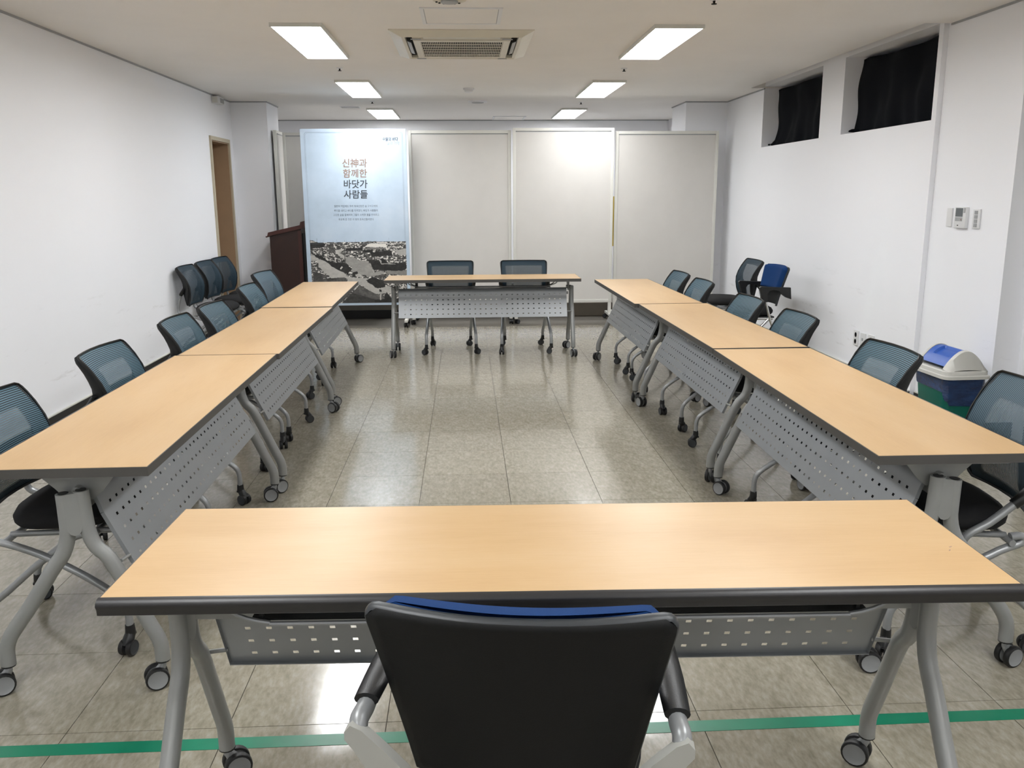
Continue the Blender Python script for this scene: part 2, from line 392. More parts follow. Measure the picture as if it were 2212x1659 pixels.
# window recess lining + panes behind the cloth
for n, (a, bb) in (('window_1', W1), ('window_2', W2)):
    e = bpy.data.objects.new(n, None); COL.objects.link(e); e['kind'] = 'structure'; e.location = (XR+.30, (a+bb)/2, WZ0)
    hw = (bb-a)/2; hh = WZ1-WZ0
    part('window_frame', MB().box((0, -hw, 0), (.05, hw, .04)).box((0, -hw, hh-.04), (.05, hw, hh)).box((0, -hw, .04), (.05, -hw+.04, hh-.04)).box((0, hw-.04, .04), (.05, hw, hh-.04)).box((0, -.02, .04), (.05, .02, hh-.04)), 'white_frame', e, smooth=False)
    part('pane', MB().box((.02, -hw+.04, .04), (.028, hw-.04, hh-.04)), 'dark_gap', e, smooth=False)
# back wall of the platform recess, wall behind the camera
struct('wall_back', MB().box((-3.3, 13.22, 0), (3.6, 13.5, CH+.1)), 'wall')
struct('wall_front', MB().box((-3.3, -4.4, 0), (3.9, -4.2, CH+.2)), 'wall')
# platform
pf = MB().box((-3.0, YB+.06, 0), (3.02, 13.22, .16)); struct('platform', pf, 'riser')
pk = MB().box((-2.285, YB+.048, 0), (-.62, YB+.06, .10)); struct('riser_dark_strip', pk, 'skirting')  # black strip along the riser foot, left part only
# ceiling with a blind pocket along the windows
SL = (5.83, 9.33); SX = 2.99
ce = MB().box((-3.4, -4.3, CH), (SX, 13.4, CH+.05)).box((SX, -4.3, CH), (3.8, SL[0], CH+.05)).box((SX, SL[1], CH), (3.6, 13.4, CH+.05))
ce.box((SX-.02, SL[0], CH+.05), (SX, SL[1], CH+.12)).box((SX-.02, SL[0]-.02, CH+.12), (3.6, SL[1]+.02, CH+.16))
ce.box((SX-.02, SL[0]-.02, CH+.05), (XR+.3, SL[0], CH+.12)).box((SX-.02, SL[1], CH+.05), (XR+.3, SL[1]+.02, CH+.12))
struct('ceiling', ce, 'ceiling')
# shadow-gap moulding between walls and ceiling
tr = MB().box((XL, -4.2, CH-.012), (XL+.012, YB, CH)).box((XL, YB-.012, CH-.012), (-2.285, YB, CH)).box((-2.285, YB-.012, CH-.012), (-2.273, 11.27, CH))
tr.box((XN-.012, 5.0, CH-.012), (XN, SL[0], CH)).box((XR-.012, SL[1], CH-.012), (XR, YB, CH)).box((2.64, YB-.012, CH-.012), (XR, YB, CH)).box((2.628, YB-.012, CH-.012), (2.64, 11.35, CH)).box((-3, 13.208, CH-.012), (3.02, 13.22, CH))
struct('trim_3', tr, 'label_grey')

# cloths hung in the window recesses
def cloth(ylo, yhi, x, left_fn, top_fn, bot, label):
    t = MB(); nu, nv = 40, 26
    def fn(u, v):
        y1 = yhi-left_fn(v); y = ylo+(y1-ylo)*u
        zt = top_fn(u); z = bot+(zt-bot)*v
        xx = x+.012*math.sin(u*17+v*3)+.008*math.sin(u*41)*(1-v)+.010*math.sin(v*9+u*5)
        if v == 0: xx -= .03*abs(math.sin(u*9))
        return (xx, y, z)
    t.grid(fn, nu, nv)
    o = part('blackout_cloth', t, 'black_cloth', thick=.003)
    # bunched tail on the sill
    tl = MB().tube([(x+.01, yhi-.06-left_fn(0), bot+.02), (x-.03, yhi-left_fn(0)+.01, bot+.026), (x-.06, yhi-.02, bot+.020)], [.03, .022, .01], r2=[.016, .014, .006], seg=8)
    part('bunched_hem', tl, 'black_cloth', o)
    return tag(o, label, 'curtain')
cloth(W1[0]+.01, W1[1], XR+.135, lambda v: .03+.10*(1-(2*v-1)**2)-.03*v+(.0 if v > .1 else -.05), lambda u: WZ1-.03-.012*math.sin(u*PI), WZ0+.005, 'black cloth hung in the smaller-looking far window recess, left edge curling inward')
cloth(W2[0]+.01, W2[1], XR+.125, lambda v: .02+.006*math.sin(v*9), lambda u: WZ1-.02-.030*math.sin(min(1, u*1.1)*PI), WZ0+.005, 'black cloth hung in the nearer window recess, top edge sagging')

# ------------------------------------------------------------------ ceiling fittings
def lamp():
    t = thing('ceiling_light', '', 'ceiling light')
    W, L = .31, 1.32
    f = MB()
    for lo, hi in (((-W/2-.010, -L/2-.010), (-W/2, L/2+.010)), ((W/2, -L/2-.010), (W/2+.010, L/2+.010)), ((-W/2, -L/2-.010), (W/2, -L/2)), ((-W/2, L/2), (W/2, L/2+.010))):
        f.box((lo[0], lo[1], -.024), (hi[0], hi[1], 0))
    part('frame', f, 'white_frame', t, smooth=False)
    part('diffuser', MB().box((-W/2, -L/2, -.004), (W/2, L/2, -.001)), 'lamp', t, smooth=False)
    return t
LP = lamp(); used = False
rows = [(12.10, 1.46, 'farthest'), (9.37, 1.36, 'middle'), (6.58, 1.32, 'nearest'), (3.85, 1.32, ''), (1.1, 1.32, ''), (-1.65, 1.32, '')]
for yy, ln, nm in rows:
    for xx, sd in ((-1.055, 'left'), (1.405, 'right')):
        if nm: lab = 'lit rectangular ceiling panel light, %s of the %s row' % (nm, sd)
        else: lab = 'ceiling panel light above and behind the viewer'
        o = place(LP, used, (xx, yy, CH), 0, lab, None if nm else 'panel lights behind the viewer'); used = True
# air conditioner
t = thing('air_conditioner', 'cream ceiling cassette air conditioner with central slotted grille', 'air conditioner', (-.005, 6.665, CH))
cx0, cy0 = 0, 0
fm = MB()
OX, OY, IX, IY = .485, .555, .385, .455
def ring(mb, a, b, z0, z1, mi=0):
    (ax, ay), (bx, by) = a, b
    vs = [(-ax, -ay, z0), (ax, -ay, z0), (ax, ay, z0), (-ax, ay, z0), (-bx, -by, z1), (bx, -by, z1), (bx, by, z1), (-bx, by, z1)]
    mb.add(vs, [(4, 5, 1, 0), (5, 6, 2, 1), (6, 7, 3, 2), (7, 4, 0, 3)], mi)
ring(fm, (OX, OY), (OX, OY), 0, -.006); ring(fm, (OX, OY), (IX+.02, IY+.02), -.006, -.038); ring(fm, (IX+.02, IY+.02), (IX, IY), -.038, -.030); ring(fm, (IX, IY), (IX, IY), -.030, -.012)
part('cover_frame', fm, 'cream_plastic', t, angle=20)
cen = MB()
ring(cen, (.343, .392), (.330, .378), -.012, -.045); ring(cen, (.330, .378), (.285, .33), -.045, -.045); ring(cen, (.285, .33), (.283, .328), -.045, -.03)
part('centre_cover', cen, 'cream_plastic', t, angle=20)
part('cavity', MB().box((-IX, -IY, -.006), (IX, IY, -.003)), 'dark_gap', t, smooth=False)
gr = MB()
for i in range(46):
    x = -.28+.56*i/45; gr.box((x-.0019, -.328, -.0425), (x+.0019, .328, -.040))
for j in range(7):
    y = -.328+.656*j/6; gr.box((-.283, y-.005, -.044), (.283, y+.005, -.040))
part('grille', gr, 'cream_plastic', t, smooth=False)
for sx in (-1, 1):
    part('louver', MB().box((-.014, -.25, -.004), (.014, .25, 0), bev=.0015), 'label_grey', t, (sx*.364, 0, -.030), (0, -sx*.35, 0))
for sy in (-1, 1):
    part('louver', MB().box((-.26, -.010, -.006), (.26, .010, 0), bev=.002), 'white_frame', t, (0, sy*.428, -.030), (sy*.5, 0, 0))
for sx in (-1, 1):
    for sy in (-1, 1):
        part('corner_clip', MB().box((-.035, -.01, -.005), (.035, .01, 0), bev=.002), 'label_grey', t, (sx*.31, sy*.428, -.040))
# access hatches
def hatch(x, y, wx, wy, label):
    t = thing('access_hatch', label, 'ceiling hatch', (x, y, CH))
    f = MB(); e = .022
    for lo, hi in (((-wx, -wy), (-wx+e, wy)), ((wx-e, -wy), (wx, wy)), ((-wx+e, -wy), (wx-e, -wy+e)), ((-wx+e, wy-e), (wx-e, wy))): f.box((lo[0], lo[1], -.006), (hi[0], hi[1], 0))
    part('frame', f, 'white_plastic', t, smooth=False)
    part('shadow_gap', MB().box((-wx+e, -wy+e, -.0015), (wx-e, wy-e, -.0003)), 'label_grey', t, smooth=False)
    part('panel', MB().box((-wx+e+.004, -wy+e+.004, -.005), (wx-e-.004, wy-e-.004, -.0016)), 'ceiling', t, smooth=False)
hatch(-.005, 5.67, .245, .245, 'square white access hatch in the ceiling before the air conditioner')
hatch(.64, 12.9, .23, .30, 'small framed access hatch in the ceiling at the far end')
t = thing('slot_vent', 'thin slotted vent beside the farthest left ceiling light', 'vent', (-1.40, 11.30, CH))
part('frame', MB().box((-.12, -.09, -.006), (.12, .09, 0)), 'white_plastic', t, smooth=False)
for k in (-.05, .04): part('slot', MB().box((-.11, k-.012, -.0075), (.11, k+.012, -.006)), 'dark_gap', t, smooth=False)
t = thing('smoke_detector', 'round white smoke detector beyond the air conditioner', 'smoke detector', (.055, 9.36, CH))
part('base', MB().lathe([(.057, 0), (.057, -.014), (.05, -.02)], 24), 'white_plastic', t)
part('dome', MB().lathe([(.044, -.02), (.042, -.036), (.03, -.046), (.01, -.048)], 24), 'white_plastic', t)
t = thing('round_diffuser', 'flat round ceiling vent behind the smoke detector', 'vent', (.165, 10.62, CH))
part('rim', MB().lathe([(.115, 0), (.11, -.012), (.085, -.016)], 28), 'white_plastic', t)
part('cone', MB().lathe([(.075, -.006), (.07, -.022), (.02, -.024)], 28), 'label_grey', t)
t = thing('ceiling_sensor', 'round cream fitting hanging from the ceiling at the top edge', 'ceiling fitting', (-.065, 4.86, CH))
part('body', MB().lathe([(.05, 0), (.05, -.02), (.092, -.035), (.097, -.06), (.087, -.078), (.04, -.082)], 32), 'cream_plastic', t)
part('base_ring', MB().lathe([(.045, -.082), (.045, -.090), (.02, -.092)], 24), 'label_grey', t)
for k in range(6):
    a = PI*(1.1+.13*k)
    part('screw', MB().lathe([(.006, 0), (.006, -.004)], 8), 'dark_gap', t, (.07*math.cos(a)*1.02, .07*math.sin(a)*-1, -.080))
SP = thing('sprinkler_head', '', 'sprinkler')
part('flange', MB().lathe([(.028, 0), (.026, -.006), (.012, -.009)], 16), 'white_plastic', SP)
part('nozzle', MB().lathe([(.008, -.009), (.006, -.022), (.016, -.024), (.016, -.027)], 12), 'dark_gap', SP)
used = False
for (x, y), lb in (((-1.055, 7.90), 'small sprinkler between the nearest and middle left lights'), ((-1.06, 10.62), 'small sprinkler between the middle and farthest left lights'), ((1.40, 7.90), 'small sprinkler between the nearest and middle right lights'), ((1.39, 10.70), 'small sprinkler between the middle and farthest right lights'), ((1.42, 5.17), 'small sprinkler at the top edge, before the nearest right light')):
    place(SP, used, (x, y, CH), 0, lb); used = True

# ------------------------------------------------------------------ wall fittings
t = thing('wall_sensor', 'small white box under the ceiling above the doorway', 'sensor', (XL, 10.0, 2.455))
part('housing', MB().box((0, -.11, 0), (.075, .11, .075), bev=.006), 'white_plastic', t)
part('face_plate', MB().box((.0755, -.04, .012), (.079, .10, .06)), 'label_grey', t, smooth=False)
part('lid_side', MB().box((.01, -.1135, .01), (.065, -.1105, .065)), 'white_frame', t, smooth=False)
def wplate(name, label, cat, y0, y1, z0, z1, x, th=.01):
    t = thing(name, label, cat, (x, (y0+y1)/2, (z0+z1)/2)); hw, hh = (y1-y0)/2, (z1-z0)/2
    part('plate', MB().box((-th, -hw, -hh), (0, hw, hh), bev=.003), 'white_plastic', t); return t
wplate('blank_plate', 'narrow blank white plate left of the thermostat', 'wall plate', 5.60, 5.66, 1.26, 1.38, XN)
t = wplate('thermostat', 'white wall controller with grey display between two wall plates', 'thermostat', 5.42, 5.545, 1.255, 1.388, XN, .022)
part('display', MB().box((-.0235, -.030, .006), (-.022, .050, .060)), 'lcd', t, smooth=False)
part('button_panel', MB().box((-.0235, -.030, -.022), (-.022, .050, .002)), 'label_grey', t, smooth=False)
part('button', MB().lathe([(.005, 0), (.005, .003)], 10), 'ink_brown', t, (-.022, -.018, -.012), (0, -PI/2, 0))
part('side_cap', MB().box((-.0245, -.058, .03), (-.0215, -.040, .062)), 'label_grey', t, smooth=False)
part('logo_mark', MB().box((-.0226, .01, -.052), (-.022, .024, -.046)), 'dark_gap', t, smooth=False)
t = wplate('light_switch', 'four gang white light switch right of the thermostat', 'light switch', 5.285, 5.36, 1.257, 1.377, XN)
for k in range(4): part('rocker', MB().box((-.0135, -.016, -.011), (-.010, .016, .011), bev=.001), 'label_grey', t, (0, 0, .039-.026*k))
t = wplate('wall_outlet', 'vertical double round power outlet low on the right wall', 'power outlet', 6.73, 6.81, .275, .395, XR)
for k in (-1, 1):
    part('socket', MB().lathe([(.021, .0), (.021, .002), (.018, .002), (.017, -.006)], 18), 'label_grey', t, (-.010, 0, k*.027), (0, -PI/2, 0))
t = wplate('data_outlet', 'white data outlet right of the double power outlet', 'data outlet', 6.605, 6.69, .275, .393, XR)
part('port', MB().box((-.0115, -.012, -.004), (-.010, .012, .018)), 'label_grey', t, smooth=False)
t = wplate('cable_plate', 'small white plate just above the second right chair', 'wall plate', 6.46, 6.555, .28, .40, XR)
part('port', MB().box((-.0115, -.01, .01), (-.010, .01, .03)), 'label_grey', t, smooth=False)
# floor tape
q = [(-1.30, 2.178), (-1.30, 2.134)]
s1 = (2.184+.0-2.183)/(2.9)
tp = MB().box((-2.69, 2.1355, .0002), (3.33, 2.1860, .0010))
tag(part('floor_tape', tp, 'tape', smooth=False, loc=(0, .012, 0), rot=(0, 0, .0006)), 'green adhesive tape line across the floor in the foreground', 'tape')

# ------------------------------------------------------------------ tables
TZ = .727; TL = 1.8; TW = .495; TT = .028
def wheel_mesh(r, w, cap, tread):
    mb = MB().lathe([(r*.25, -w/2), (r*.78, -w/2), (r*.82, -w/2-.001), (r*.97, -w/2+.001), (r, -w*.25), (r, w*.25), (r*.97, w/2-.001), (r*.82, w/2+.001), (r*.78, w/2), (r*.25, w/2)], 20, Matrix.Rotation(PI/2, 4, 'Y'), mis=[0, 0, 1, 1, 1, 1, 1, 0, 0])
    return mb.mesh('wheel', [cap, tread])
def fix_wheel(r, w, cap, tread):
    return wheel_mesh(r, w, cap, tread)
WH_T = fix_wheel(.0355, .018, 'wheel_grey', 'wheel_black')
WH_C = fix_wheel(.0265, .017, 'rim_plastic', 'wheel_black')
def caster_body(kind):
    mb = MB()
    if kind == 'table':
        mb.tube([(0, 0, .092), (0, 0, .066)], .009, smooth=0, mi=0)
        mb.tube([(0, 0, .076), (0, .008, .062), (0, .020, .044), (0, .022, .030)], [.010, .012, .010, .006], r2=[.010, .014, .016, .010], seg=8, mi=0)
        mb.tube([(-.024, .022, .0355), (.024, .022, .0355)], .006, smooth=0, mi=0)
        return mb.mesh('caster', ['silver_paint'])
    mb.tube([(0, 0, .100), (0, 0, .072), (0, .004, .058)], [.015, .017, .015], seg=12)
    mb.tube([(0, .002, .068), (0, .014, .050), (0, .022, .034)], [.016, .020, .013], r2=[.016, .018, .020], seg=10)
    mb.tube([(-.020, .018, .0265), (.020, .018, .0265)], .006, smooth=0)
    mb.box((-.008, -.02, .058), (.008, .004, .068), bev=.002)
    return mb.mesh('caster', ['black_plastic'])
CB_T = caster_body('table'); CB_C = caster_body('chair')
def caster(parent, kind, loc, rz):
    me = CB_T if kind == 'table' else CB_C
    c = link('caster', me, parent, loc, (0, 0, rz))
    r, y, dx, wm = (.0355, .022, .017, WH_T) if kind == 'table' else (.0265, .018, .014, WH_C)
    for s in (-1, 1): link('wheel', wm, c, (s*dx, y, r))
    return c
def rounded(pts, r=.003): return pts
def table_parts(t, dark_user_edge=True, swivel=(0, 0, 0, 0)):
    L, W = TL/2, TW/2
    z1, z0 = TZ, TZ-TT
    bx = MB().box((-L+.003, -W+.012, z0+.001), (L-.003, W-.003, z1))
    part('tabletop', bx, 'laminate', t, smooth=False)
    # grey band on three sides
    eb = MB()
    eb.box((-L, -W+.012, z0), (-L+.003, W, z1-.0006)).box((L-.003, -W+.012, z0), (L, W, z1-.0006)).box((-L+.003, W-.003, z0), (L-.003, W, z1-.0006))
    eb.box((-L+.003, -W+.012, z0), (L-.003, W-.003, z0+.001))
    part('edge_band', eb, 'edge_grey', t, smooth=False)
    # soft nosing on the user side
    pr = [(-W+.012, z1+.0), (-W+.004, z1-.001), (-W-.004, z1-.006), (-W-.006, z1-.012), (-W-.002, z1-.020), (-W-.001, z0-.004), (-W+.004, z0-.007), (-W+.012, z0-.006)]
    ns = MB().prism(pr, 0, -L-.001, L+.001)
    part('edge_nosing', ns, 'edge_dark', t, angle=50)
    hx = L-.065
    for s in (-1, 1):
        x = s*hx
        # top bracket
        bk = MB()
        bk.prism([(-.16, z0-.006), (.17, z0-.006), (.17, z0), (-.16, z0)], 0, x-.05, x+.025)
        bk.prism([(-.12, z0-.006), (.13, z0-.006), (.075, .625), (.045, .60), (-.03, .60), (-.06, .635)], 0, x-s*.032-.003, x-s*.032+.003)
        bk.tube([(x-s*.05, .01, .632), (x-s*.005, .01, .632)], .016, smooth=0)
        part('tilt_bracket', bk, 'leg_paint', t, angle=30)
        # twin-leg hub plate
        hb = MB().prism([(-.024, .630), (.024, .638), (.027, .535), (.023, .518), (.014, .508), (.003, .505), (-.009, .509), (-.018, .522), (-.022, .545)], 0, x-.018, x+.019)
        part('hub_plate', hb, 'leg_paint', t, angle=30)
        paths = [([(x, .026, .640), (x, .030, .560), (x, .036, .505), (x, .053, .462), (x, .086, .425), (x, .135, .320), (x, .186, .205), (x, .203, .168), (x, .212, .135), (x, .213, .088)], .213),
                 ([(x, -.026, .630), (x, -.025, .555), (x, -.027, .500), (x, -.045, .445), (x, -.085, .390), (x, -.155, .285), (x, -.218, .200), (x, -.238, .165), (x, -.247, .135), (x, -.248, .088)], -.248)]
        for k, (pth, yy) in enumerate(paths):
            lg = MB().tube(pth, .0222, r2=.0200, seg=16, smooth=3, up=(1, 0, 0))
            lg.mi = [0]*len(lg.mi)
            p0 = Vector(pth[0]); lg.tube([p0+Vector((0, 0, .001)), p0+Vector((0, 0, .003))], .015, smooth=0, mi=1, seg=14)
            lg.tube([(x, yy, .0885), (x, yy, .084)], .021, smooth=0, mi=1, seg=14)
            part('leg', lg, ['leg_paint', 'black_plastic'], t, angle=35)
            caster(t, 'table', (x, yy, 0), swivel[(0 if s < 0 else 2)+k])
    # perforated modesty panel
    prof = [(.028, .626), (.045, .608), (.056, .580), (.064, .552)]
    lo_b = Vector((.150, .366))
    def pp(sv):   # arc length based lookup along the profile
        pts = [Vector(p) for p in prof]+[lo_b]
        d = sv
        for a, b2 in zip(pts[:-1], pts[1:]):
            ln = (b2-a).length
            if d <= ln: return a+(b2-a)*(d/ln)
            d -= ln
        return pts[-1]
    total = 0; pts = [Vector(p) for p in prof]+[lo_b]
    for a, b2 in zip(pts[:-1], pts[1:]): total += (b2-a).length
    PW = .785; xs = [-PW]
    for k in range(30):
        c = -.7225+.0498*k; xs += [c-.0065, c+.0065]
    xs.append(PW)
    ss = [0, .012, .025]
    rowsS = [.068, .114, .160, .207, .254]
    for r_ in rowsS: ss += [r_-.0045, r_+.0045]
    extra = [.085, .045]
    ss = sorted(set(ss+extra+[total]))
    holes_rows = [i for i in range(len(ss)-1) if any(abs(ss[i]-(r_-.0045)) < 1e-6 for r_ in rowsS)]
    mp = MB(); nx = len(xs); nz = len(ss)
    vs = []
    for sv in ss:
        q = pp(sv)
        for x in xs: vs.append((x, q.x, q.y))
    fs = []
    for j in range(nz-1):
        for i in range(nx-1):
            if j in holes_rows and i % 2 == 1 and 1 <= i <= 59: continue
            fs.append((j*nx+i, (j+1)*nx+i, (j+1)*nx+i+1, j*nx+i+1))
    mp.add(vs, fs)
    # return flanges
    q = pp(total)
    mp.box((-PW, q.x-.014, q.y-.002), (PW, q.x, q.y))
    o = part('modesty_panel', mp, 'panel_paint', t, angle=35)
    for s in (-1, 1):
        ef = MB()
        for a, b2 in zip(pts[:-1], pts[1:]):
            d = (b2-a).normalized(); nrm = Vector((-d.y, d.x)); nrm = -nrm if nrm.x > 0 else nrm
            a2, b3 = a+nrm*.012, b2+nrm*.012
            ef.add([(s*PW, a.x, a.y), (s*PW, b2.x, b2.y), (s*PW, b3.x, b3.y), (s*PW, a2.x, a2.y)], [(0, 1, 2, 3)])
        
        part('panel_flange', ef, 'panel_paint', t, smooth=False)
        part('panel_clip', MB().tube([(s*.783, .126, .412), (s*.826, .116, .412)], .0055, smooth=0), 'leg_paint', t)
    # wire book rails and shelf
    for y, zr in ((.020, .636), (-.150, .622)):
        rl = MB().tube([(-.70, y, z0), (-.695, y, .672), (-.665, y, zr+.020), (-.60, y, zr+.002), (-.5, y, zr), (.5, y, zr), (.60, y, zr+.002), (.665, y, zr+.020), (.695, y, .672), (.70, y, z0)], .0048, seg=8, smooth=3)
        part('wire_rail', rl, 'silver_paint', t)
    sh = MB().box((-.640, -.143, .626), (.640, .010, .6295))
    for s in (-1, 1): sh.box((s*.62-.012, .0, .6295), (s*.62+.012, .010, .70)); sh.box((s*.62-.004, -.143, .6295), (s*.62+.004, -.13, .70))
    part('book_shelf', sh, 'black_plastic', t, smooth=False)
    cb = MB().box((-hx+.03, -.006, .560), (hx-.03, .014, .585))
    part('cross_beam', cb, 'leg_paint', t, smooth=False)
proto_t = thing('folding_table', '', 'table', group=None)
table_parts(proto_t, swivel=(.6, 2.2, -2.5, .9))
tabs = [
 ('A', .190, 1.792, -.0299, 'foreground flip-top table nearest the viewer, seen from its user side behind the armchair'),
 ('C', .152, 8.174, PI-.0106, 'flip-top table across the far end, perforated panel facing the viewer'),
 ('L1', -1.172, 3.318, -PI/2+.0074, 'nearest flip-top table of the left row'),
 ('L2', -1.1705, 5.125, -PI/2+.0042, 'middle flip-top table of the left row'),
 ('L3', -1.2008, 6.962, -PI/2+.0191, 'farthest flip-top table of the left row, beside the lectern'),
 ('R1', 1.453, 3.273, PI/2-.0110, 'nearest flip-top table of the right row'),
 ('R2', 1.4585, 5.103, PI/2+.0093, 'middle flip-top table of the right row'),
 ('R3', 1.4137, 6.92, PI/2+.0109, 'farthest flip-top table of the right row'),
]
used = False
for key, x, y, rz, lab in tabs:
    o = place(proto_t, used, (x, y, 0), rz, lab); used = True
    for c in o.children:
        if c.name.startswith('caster'): c.rotation_euler = (0, 0, random.uniform(-PI, PI))

# two small scuffs on the near tabletop, part of its wear
for mx_, my_, an in ((.842, -.070, .9), (.853, -.052, .5)):
    part('surface_mark', MB().box((-.004, -.0012, 0), (.004, .0012, .0003)), 'ink_brown', proto_t, (mx_, my_, TZ), (0, 0, an), smooth=False)
# ------------------------------------------------------------------ mesh chairs
def lerp(a, b, t): return a+(b-a)*t
def back_profile(v):   # y offset along height (v 0 bottom .. 1 top)
    K = [(0, -.205), (.2, -.182), (.42, -.172), (.55, -.180), (.7, -.204), (.85, -.238), (1, -.282)]
    for (a, ya), (b, yb) in zip(K[:-1], K[1:]):
        if v <= b: t = (v-a)/(b-a); return lerp(ya, yb, t)
    return K[-1][1]
ZB0, ZB1 = .485, .826
def back_pt(u, v, off=0., top=0.):
    zt = ZB1+top
    z = lerp(ZB0, zt, v); r = .024; d = (zt-z); w0 = lerp(.204, .230, v)
    w_ = w0
    if d < r: w_ = w0-r+math.sqrt(max(0, r*r-(r-d)**2))
    db = z-ZB0
    if db < .025: w_ = min(w_, w0-.025+math.sqrt(max(0, .025**2-(.025-db)**2)))
    uu = u*2-1
    return (uu*w_, back_profile(v)+.026*uu*uu+off, z)
def chair_meshes(meshmat_name, top, frame='loop', sy_=(.028, .178)):
    P = {}
    bp = lambda u, v, off=0.: back_pt(u, v, off, top)
    P['mesh_panel'] = MB().grid(lambda u, v: bp(u, v), 16, 30, uv=True).mesh('mesh_panel', [meshmat_name])
    rim = [bp(0, v) for v in (0, .03, .08, .2, .35, .5, .65, .8, .9, .95, .98, 1)]
    tp_ = [bp(u, 1) for u in (.2, .4, .6, .8)]
    rgt = [bp(1, v) for v in (1, .98, .95, .9, .8, .65, .5, .35, .2, .08, .03, 0)]
    bot = [bp(u, 0) for u in (.8, .6, .4, .2)]
    fr = MB().tube(rim+tp_+rgt+bot+[rim[0]], .0042, r2=.0075, seg=8, smooth=1, up=(0, -1, 0))
    # deep side struts of black plastic behind the mesh, thickening towards the hinge
    for u in (.022, .978):
        pts = [bp(u, v, o_) for v, o_ in ((.02, -.010), (.15, -.022), (.32, -.034), (.45, -.036), (.6, -.028), (.8, -.020), (.93, -.015), (.985, -.010))]
        fr.tube(pts, [.005, .007, .009, .009, .008, .007, .007, .005], r2=[.010, .020, .030, .031, .024, .019, .015, .010], seg=8, smooth=2, up=(0, 1, 0))
    P['back_frame'] = fr.mesh('back_frame', ['black_plastic'])
    P['rear_shell'] = MB().grid(lambda u, v: bp(u, .93+.07*v, -.012+.004*v), 14, 4).mesh('rear_shell', ['rim_plastic'])
    # seat cushion: rounded pad
    st = MB()
    def seat(u, v):
        a = u*2*PI
        ca, sa = math.cos(a), math.sin(a); n = 3.4
        sx = math.copysign(abs(ca)**(2/n), ca); sy = math.copysign(abs(sa)**(2/n), sa)
        prof = [(0, .082), (.5, .082), (.8, .076), (.93, .064), (1.0, .042), (.985, .022), (.93, .008), (.8, 0), (0, 0)]
        t = v*(len(prof)-1); i = min(int(t), len(prof)-2); f = t-i
        r_ = lerp(prof[i][0], prof[i+1][0], f); h_ = lerp(prof[i][1], prof[i+1][1], f)
        y = sy_[0]+sy*sy_[1]*r_; front = (y-sy_[0]+sy_[1])/(2*sy_[1])
        hh = h_*(1 if front < .75 else 1-.25*(front-.75)/.25)
        return (sx*(.225-.02*(1-front))*r_, y, .412+hh+.012*front)
    st.grid(seat, 36, 16)
    P['seat'] = st.mesh('seat', ['seat_fabric'], angle=60)
    for sgn, nm in ((-1, 'L'), (1, 'R')):
        x = .222*sgn; x2 = .205*sgn
        if frame == 'loop':
            # tube hangs from the hinge behind the seat, loops forward and runs down to the front caster
            fb_ = MB().tube([(x, -.232, .610), (x, -.250, .540), (x, -.268, .470), (x, -.258, .425), (x, -.215, .405), (x*.98, -.13, .388), (x*.98, -.02, .345), (x, .09, .285), (x*1.03, .175, .230), (x*1.05, .225, .190), (x*1.055, .243, .155), (x*1.055, .245, .098)], .0115, r2=.0145, seg=12, smooth=3, up=(1, 0, 0))
            fl = MB().tube([(x2, .150, .410), (x2, .09, .400), (x2*.99, .02, .350), (x2*.97, -.060, .290), (x2*.95, -.150, .212), (x2*.93, -.215, .160), (x2*.93, -.243, .128), (x2*.93, -.25, .098)], .0115, r2=.0145, seg=12, smooth=3, up=(1, 0, 0))
            hg = MB().tube([(x, -.200, .655), (x, -.212, .630), (x, -.228, .605), (x, -.236, .590)], [.010, .014, .0165, .015], r2=[.018, .026, .022, .017], seg=12, smooth=2, up=(1, 0, 0))
        else:
            fl = MB().tube([(x, -.175, .575), (x, -.120, .525), (x*1.02, -.045, .462), (x*1.03, .015, .425), (x*1.02, .030, .395), (x, .012, .360), (x*.97, -.060, .300), (x*.91, -.150, .215), (x*.87, -.220, .155), (x*.86, -.245, .125), (x*.86, -.25, .098)], .0125, r2=.0145, seg=12, smooth=3, up=(1, 0, 0))
            fb_ = MB().tube([(x2*.97, -.13, .405), (x2*.97, -.165, .408), (x2*.97, -.165, .385), (x2*.98, -.10, .358), (x2*1.03, .03, .290), (x2*1.09, .150, .228), (x2*1.14, .215, .190), (x2*1.15, .240, .155), (x2*1.15, .245, .098)], .0125, r2=.0150, seg=12, smooth=3, up=(1, 0, 0))
            hg = MB().tube([(x, -.215, .640), (x, -.200, .600), (x, -.165, .565), (x, -.115, .522)], [.014, .018, .021, .017], r2=[.020, .030, .026, .018], seg=12, smooth=2, up=(1, 0, 0))
        P['rear_leg'+nm] = fl.mesh('rear_leg', ['silver_paint'])
        P['front_leg'+nm] = fb_.mesh('front_leg', ['silver_paint'])
        P['hinge'+nm] = hg.mesh('hinge_block', ['black_plastic'])
    sf = MB().tube([(-.205, .15, .404), (.205, .15, .404)], .011, smooth=0).tube([(-.218, -.13, .390), (.218, -.13, .390)], .011, smooth=0)
    sf.tube([(-.17, -.13, .400), (-.17, .20, .408)], .010, smooth=0).tube([(.17, -.13, .400), (.17, .20, .408)], .010, smooth=0)
    P['seat_frame'] = sf.mesh('seat_frame', ['silver_paint'])
    return P
